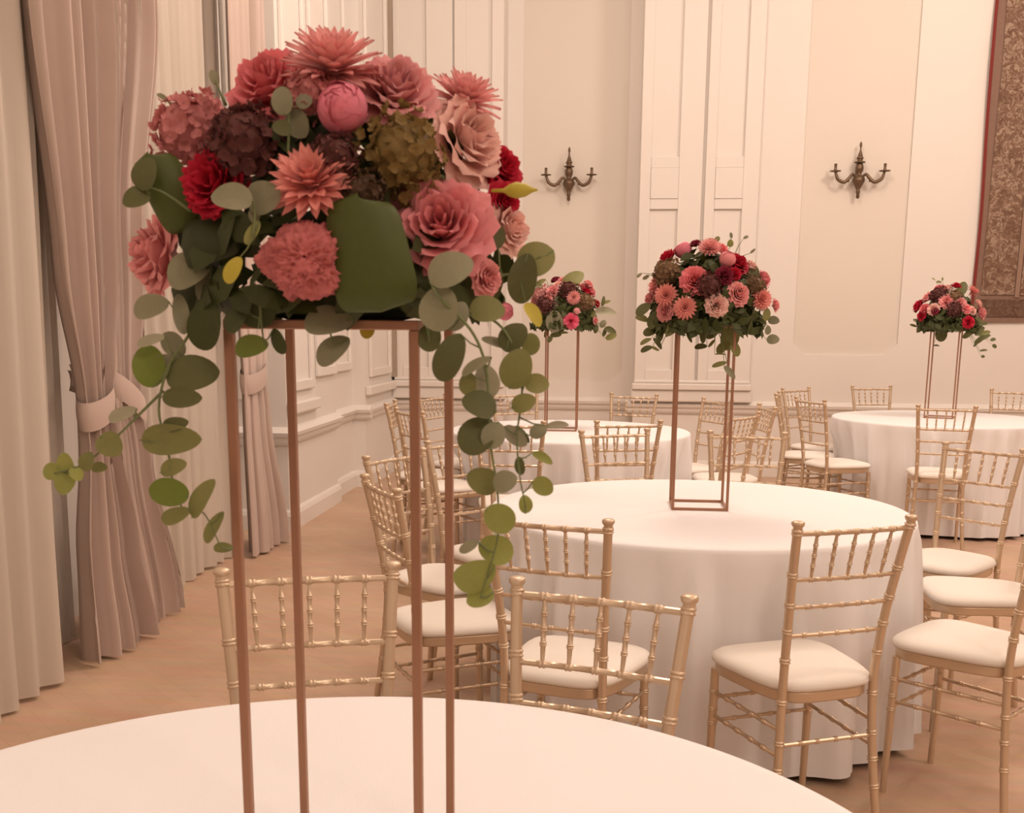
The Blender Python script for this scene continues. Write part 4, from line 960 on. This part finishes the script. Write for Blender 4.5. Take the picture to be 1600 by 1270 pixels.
    ball = MB().lathe([(.05, -.8), (.4, -.6), (.66, -.2), (.74, .2), (.62, .55), (.35, .74), (.05, .8)], 12); full.add(ball.v, ball.f)
    PROTO['hydrangea'] = (ball.mesh('hydrangea', True), outer, full.mesh('hydrangea', True))
    # cockscomb: a crumpled crest
    from mathutils import noise
    def crest(u, v):
        a = TAU*u; b = PI*(v-.5)*.98; x, y, z = math.cos(b)*math.cos(a), math.cos(b)*math.sin(a), math.sin(b)
        p = Vector((x, y, z)); big = noise.noise(p*1.6+Vector((3, 1, 7)))*.30
        rid = 1-abs(noise.noise(p*4.2+Vector((.7, 2, 5)))*2); fine = 1-abs(noise.noise(p*11+Vector((5, 4, 1)))*2)
        k = .82+big+.16*rid*rid+.12*fine; return (x*k*.92, y*k*1.12, z*k*.8)
    cm = MB().grid(crest, 130, 66, wrap=True).mesh('celosia', True); PROTO['celosia'] = (cm, [], cm)
protos()
LEAFM = None
def leaf_mesh():
    def fn(u, v):
        x = -math.cos(PI*u); w = math.sqrt(max(0, 1-x*x))*(1-.10*x); y = (2*v-1)*w
        return (x*(1.0 if x > 0 else .98)+(.025 if u == 1 else 0), y, .16*y*y-.12*x*x+.02)
    return MB().grid(fn, 12, 2).mesh('leaf', True)
LEAFM = leaf_mesh()
def big_leaf_mesh():
    # strap leaf rolled over on itself: a bulging blade, its lower end turned under
    def fn(u, v):
        y = 2*v-1; x = 2*u-1
        w = max(0, 1-abs(x)**5)**.25*(1-.10*x); edge = .10*y*(1 if x > 0 else 0)*x*x
        return (x+edge, y*w, .42*math.sqrt(max(0, 1-y*y*.9))*(1-.25*x*x)-.35*max(0, -x-.6)-.1)
    return MB().grid(fn, 22, 14).mesh('folded_leaf', True)
BIGM = big_leaf_mesh()
def place_leaf(name, me, row, parent, k=0):
    x, y, z, hl, hw = row[k:k+5]; ax = Vector(row[k+5:k+8]).normalized(); n = Vector(row[k+8:k+11]); n = (n-ax*n.dot(ax)).normalized(); b = n.cross(ax)
    o = link(name, me, LEAF[row[k+11]], parent)
    m_ = Matrix((ax*hl, b*hw, n*hl)).transposed().to_4x4(); m_.translation = (x, y, z); o.matrix_basis = m_; return o, Vector((x, y, z)), ax, hl
def place_flower(row, parent, detail, rnd):
    kind, col, x, y, z, r_ = row[:6]; n = Vector(row[6:9])
    core, outer, full = PROTO[kind]
    q = n.to_track_quat('Z', 'Y') @ Quaternion((0, 0, 1), rnd.uniform(0, TAU))
    o = link(kind, core if detail else full, PET[col], parent)
    o.rotation_mode = 'QUATERNION'; o.rotation_quaternion = q; o.location = (x, y, z)
    s_ = r_*(1.0 if kind != 'dahlia' else 1.03); o.scale = (s_, s_, s_)
    if detail:
        for me, a in outer:
            c = link(me.name.split('.')[0], me, PET[col], o)
            if isinstance(a, Matrix): c.matrix_basis = a
            else:
                c.rotation_euler = (rnd.uniform(-.07, .07), rnd.uniform(-.09, .09), a+rnd.uniform(-.07, .07)); k = rnd.uniform(.93, 1.05); c.scale = (k, k, k)
    return o
def filler(parent, n, rad, size, seed, zlo=-.02):
    # dense dark greenery packed between the blooms: too many small leaves to count
    rnd = random.Random(seed); mb = MB(); base = [(-1, 0, 0), (-.3, -.5, .08), (.4, -.45, .08), (1, 0, -.1), (.4, .45, .08), (-.3, .5, .08)]
    for i in range(n):
        a = rnd.uniform(0, TAU); zc = rnd.uniform(-.15, 1); ra = math.sqrt(max(0, 1-zc*zc)); nrm = Vector((ra*math.cos(a), ra*math.sin(a), zc)).normalized()
        p = Vector((nrm.x*rad[0], nrm.y*rad[1], max(zlo, nrm.z*rad[2])))*rnd.uniform(.70, .93)
        q = nrm.to_track_quat('Z', 'Y') @ Quaternion((0, 0, 1), rnd.uniform(0, TAU)) @ Quaternion((1, 0, 0), rnd.uniform(-.8, .8)) @ Quaternion((0, 1, 0), rnd.uniform(-.8, .8)); s_ = size*rnd.uniform(.6, 1.2)
        mb.add([p+q @ (Vector(b)*s_) for b in base], [(0, 1, 5), (1, 2, 4, 5), (2, 3, 4)])
    o = mb.build('foliage', LEAF['d2'], parent); o['kind'] = 'stuff'; return o
def arrangement(key, label, flowers, rad):
    x, y, rz, _ = STANDS[key]
    root = tag(empty('floral_arrangement', (x, y, STOP)), label, 'floral arrangement', 'floral arrangements on the copper stands')
    MB().lathe([(.06, 0), (.078, .004), (.082, .03), (.075, .05), (.055, .10), (.02, .12)], 20).build('foam_tray', FOAM, root, smooth=True)
    rnd = random.Random(len(flowers)*7+len(label))
    for row in flowers: place_flower(row, root, key == 'fg', rnd)
    return root
fg = arrangement('fg', 'large arrangement of pink roses, dahlias and trailing eucalyptus in the foreground', FG_FLOWERS, None)
filler(fg, 420, (.185, .165, .262), .026, 4, .022)
leafpos = {}
sprigs = {}
for nm, pts in FG_STEMS:
    mb = MB(); path = smooth_path(pts, 5)
    mb.tube(path, [.0016-.0009*i/(len(path)-1) for i in range(len(path))], 6); sprigs[nm] = (mb, path)
rows_by = {}
for row in FG_LEAVES: rows_by.setdefault(row[0], []).append(row)
for nm, (mb, path) in sprigs.items():
    for row in rows_by.get(nm, []):
        p = Vector(row[1:4]); hl = row[4]; ax = Vector(row[6:9]).normalized()
        s_ = min(path, key=lambda q: (q-p).length); e = min((p-ax*hl, p+ax*hl), key=lambda q: (q-s_).length)
        mb.tube([s_, s_.lerp(e, .5)+Vector((0, 0, -.002)), e], [.0009, .0008, .0007], 5)
    so = mb.build('eucalyptus_sprig', STEM, fg, smooth=True)
    for row in rows_by.get(nm, []): place_leaf('leaf', LEAFM, row, so, 1)
for row in FG_BIG: place_leaf('folded_leaf', BIGM, row, fg)
for bx in FG_BUD:
    d = Vector(bx[4:7]).normalized(); L_ = bx[3]; c = Vector(bx[:3]); P = [c-d*L_*1.6, c-d*L_*.9, c-d*L_*.6, c-d*L_*.2, c+d*L_*.3, c+d*L_*.7, c+d*L_]
    MB().tube(P, [.0015, .002, L_*.33, L_*.46, L_*.36, L_*.14, .0008], 10).build('flower_bud', LEAF['y'], fg, smooth=True)
def far_arrangement(key, label, flowers, leaves, rad, nf, fs):
    a = arrangement(key, label, flowers, rad); filler(a, nf, rad, fs, 9)
    tw = MB()
    for row in leaves:
        o, p, ax, hl = place_leaf('leaf', LEAFM, row, a)
        s_ = Vector((max(-.15, min(.15, p.x*.6)), max(-.12, min(.12, p.y*.5)), max(.01, min(.2, p.z*.7+.02))))
        e = min((p-ax*hl, p+ax*hl), key=lambda q: (q-s_).length); tw.tube([s_, s_.lerp(e, .6)+Vector((0, 0, .012)), e], [.0016, .0013, .0009], 5)
    tw.build('twigs', STEM, a, smooth=True)
far_arrangement('ct', 'dome arrangement of pink roses, open dahlias and red blooms on the middle table', CT_FLOWERS, CT_LEAVES, (.212, .188, .272), 620, .03)
far_arrangement('lt', 'distant pink and burgundy arrangement partly behind the foreground eucalyptus leaves', LT_FLOWERS, LT_LEAVES, (.215, .19, .255), 460, .034)
far_arrangement('rt', 'distant pink and red arrangement overlapping the lower corner of the tapestry', RT_FLOWERS, RT_LEAVES, (.222, .19, .262), 460, .034)

# ------------------------------------------------------------------ wall sconces
def make_sconce():
    root = empty('wall_sconce'); y = -.07
    MB().lathe([(.006, -.205), (.016, -.195), (.014, -.16), (.022, -.15), (.014, -.135), (.03, -.10), (.055, -.055), (.052, -.03), (.030, -.012), (.022, 0), (.020, .012), (.034, .03), (.036, .06), (.030, .085), (.018, .098)], 12, (0, y, 0)).build('body', BRONZE, root, smooth=True)
    o = MB().lathe([(.018, .095), (.048, .098), (.050, .106), (.022, .112), (.026, .13), (.034, .138), (.022, .15), (.018, .17), (.008, .20), (.006, .225), (.011, .24), (.012, .255), (.004, .275)], 8, (0, y, 0)); o.build('finial', BRONZE, root, smooth=True)
    bevel(MB().box(-.022, .022, y, 0, -.06, .06).build('wall_plate', BRONZE, root), .006, 2)
    for s_ in (-1, 1):
        P = smooth_path([(s_*.03, y, -.02), (s_*.06, y-.01, .0), (s_*.085, y-.02, -.03), (s_*.13, y-.03, -.068), (s_*.185, y-.035, -.045), (s_*.205, y-.035, .0), (s_*.212, y-.035, .02)], 6)
        Q = [.010+.005*math.sin(PI*i/(len(P)-1)) for i in range(len(P))]
        a = MB().tube(P, Q, 8)
        a.tube(smooth_path([(s_*.09, y-.02, -.035), (s_*.10, y-.02, -.055), (s_*.085, y-.02, -.06)], 4), [.009]*8+[.006], 6); a.build('arm', BRONZE, root, smooth=True)
        MB().lathe([(.012, .016), (.048, .022), (.050, .028), (.014, .03)], 14, (s_*.212, y-.035, 0)).build('drip_pan', BRONZE, root, smooth=True)
        MB().lathe([(.013, .028), (.015, .034), (.0125, .04), (.0125, .082), (.0145, .086), (.010, .088)], 10, (s_*.212, y-.035, 0)).build('candle_cup', BRONZE, root, smooth=True)
    return root
sc = make_sconce(); sc.location = (-.52, YN+.028, 2.725); tag(sc, 'bronze two-armed wall sconce on the left beige panel', 'sconce', 'bronze wall sconces')
sc2 = copy_tree(sc); sc2.location = (2.055, YF+.022, 2.705); tag(sc2, 'bronze two-armed wall sconce on the right beige panel, beside the tapestry', 'sconce', 'bronze wall sconces')

# ------------------------------------------------------------------ tapestry
TX0, TX1, TZ0, TZ1, TY = 3.115, 6.3, 1.435, 5.0, YF-.03
tp = tag(empty('tapestry', (TX0, TY, TZ0)), 'old woven brown tapestry with a red edge hanging at the right', 'tapestry')
BR = [(.16, .085, .06), (.24, .145, .10), (.33, .22, .16), (.20, .115, .08), (.45, .33, .25), (.28, .18, .125), (.52, .39, .30), (.22, .13, .09)]
def woven(name, x0, x1, z0, z1, y, m, nx=8, nz=40):
    w = lambda x, z: .010*math.sin(z*2.3+x*1.1)+.006*math.sin(z*5+x*3)
    def fn(u, v): x = x0+(x1-x0)*u; z = z0+(z1-z0)*v; return (x+(.014*math.sin(z*2.1) if x < .02 else 0), y+w(x, z), z)
    mb = MB().grid(fn, nx, nz)
    return mb.build(name, m, tp, smooth=True)
Wd, Hd = TX1-TX0, TZ1-TZ0
woven('ground_cloth', 0, Wd, 0, Hd, 0, mat('brown_wool', (.24, .15, .115), .95, var=.12, vscale=30), 30, 60)
woven('edge_binding', -.012, .016, 0, Hd, -.006, mat('dark_red_wool', (.20, .035, .03), .95), 2, 60)
woven('border', .075, .36, .24, Hd-.1, -.010, tapestry_material('tapestry_border', BR, 19, 3.1), 6, 60)
woven('border', .075, Wd-.1, .05, .20, -.010, tapestry_material('tapestry_hem', [(.17, .10, .07), (.22, .14, .10), (.13, .075, .05), (.24, .155, .115), (.18, .11, .08)], 14, 5.2), 60, 3)
woven('picture_field', .41, Wd-.4, .24, Hd-.4, -.012, tapestry_material('tapestry_field', BR[::-1], 13, 9.4), 50, 60)
woven('inner_stripe', .365, .405, .22, Hd-.1, -.014, mat('tan_wool', (.30, .20, .15), .95, var=.1, vscale=40), 1, 60)
MB().box(-.06, Wd, -.01, .02, Hd-.02, Hd+.02).build('hanging_rod', BRONZE, tp)
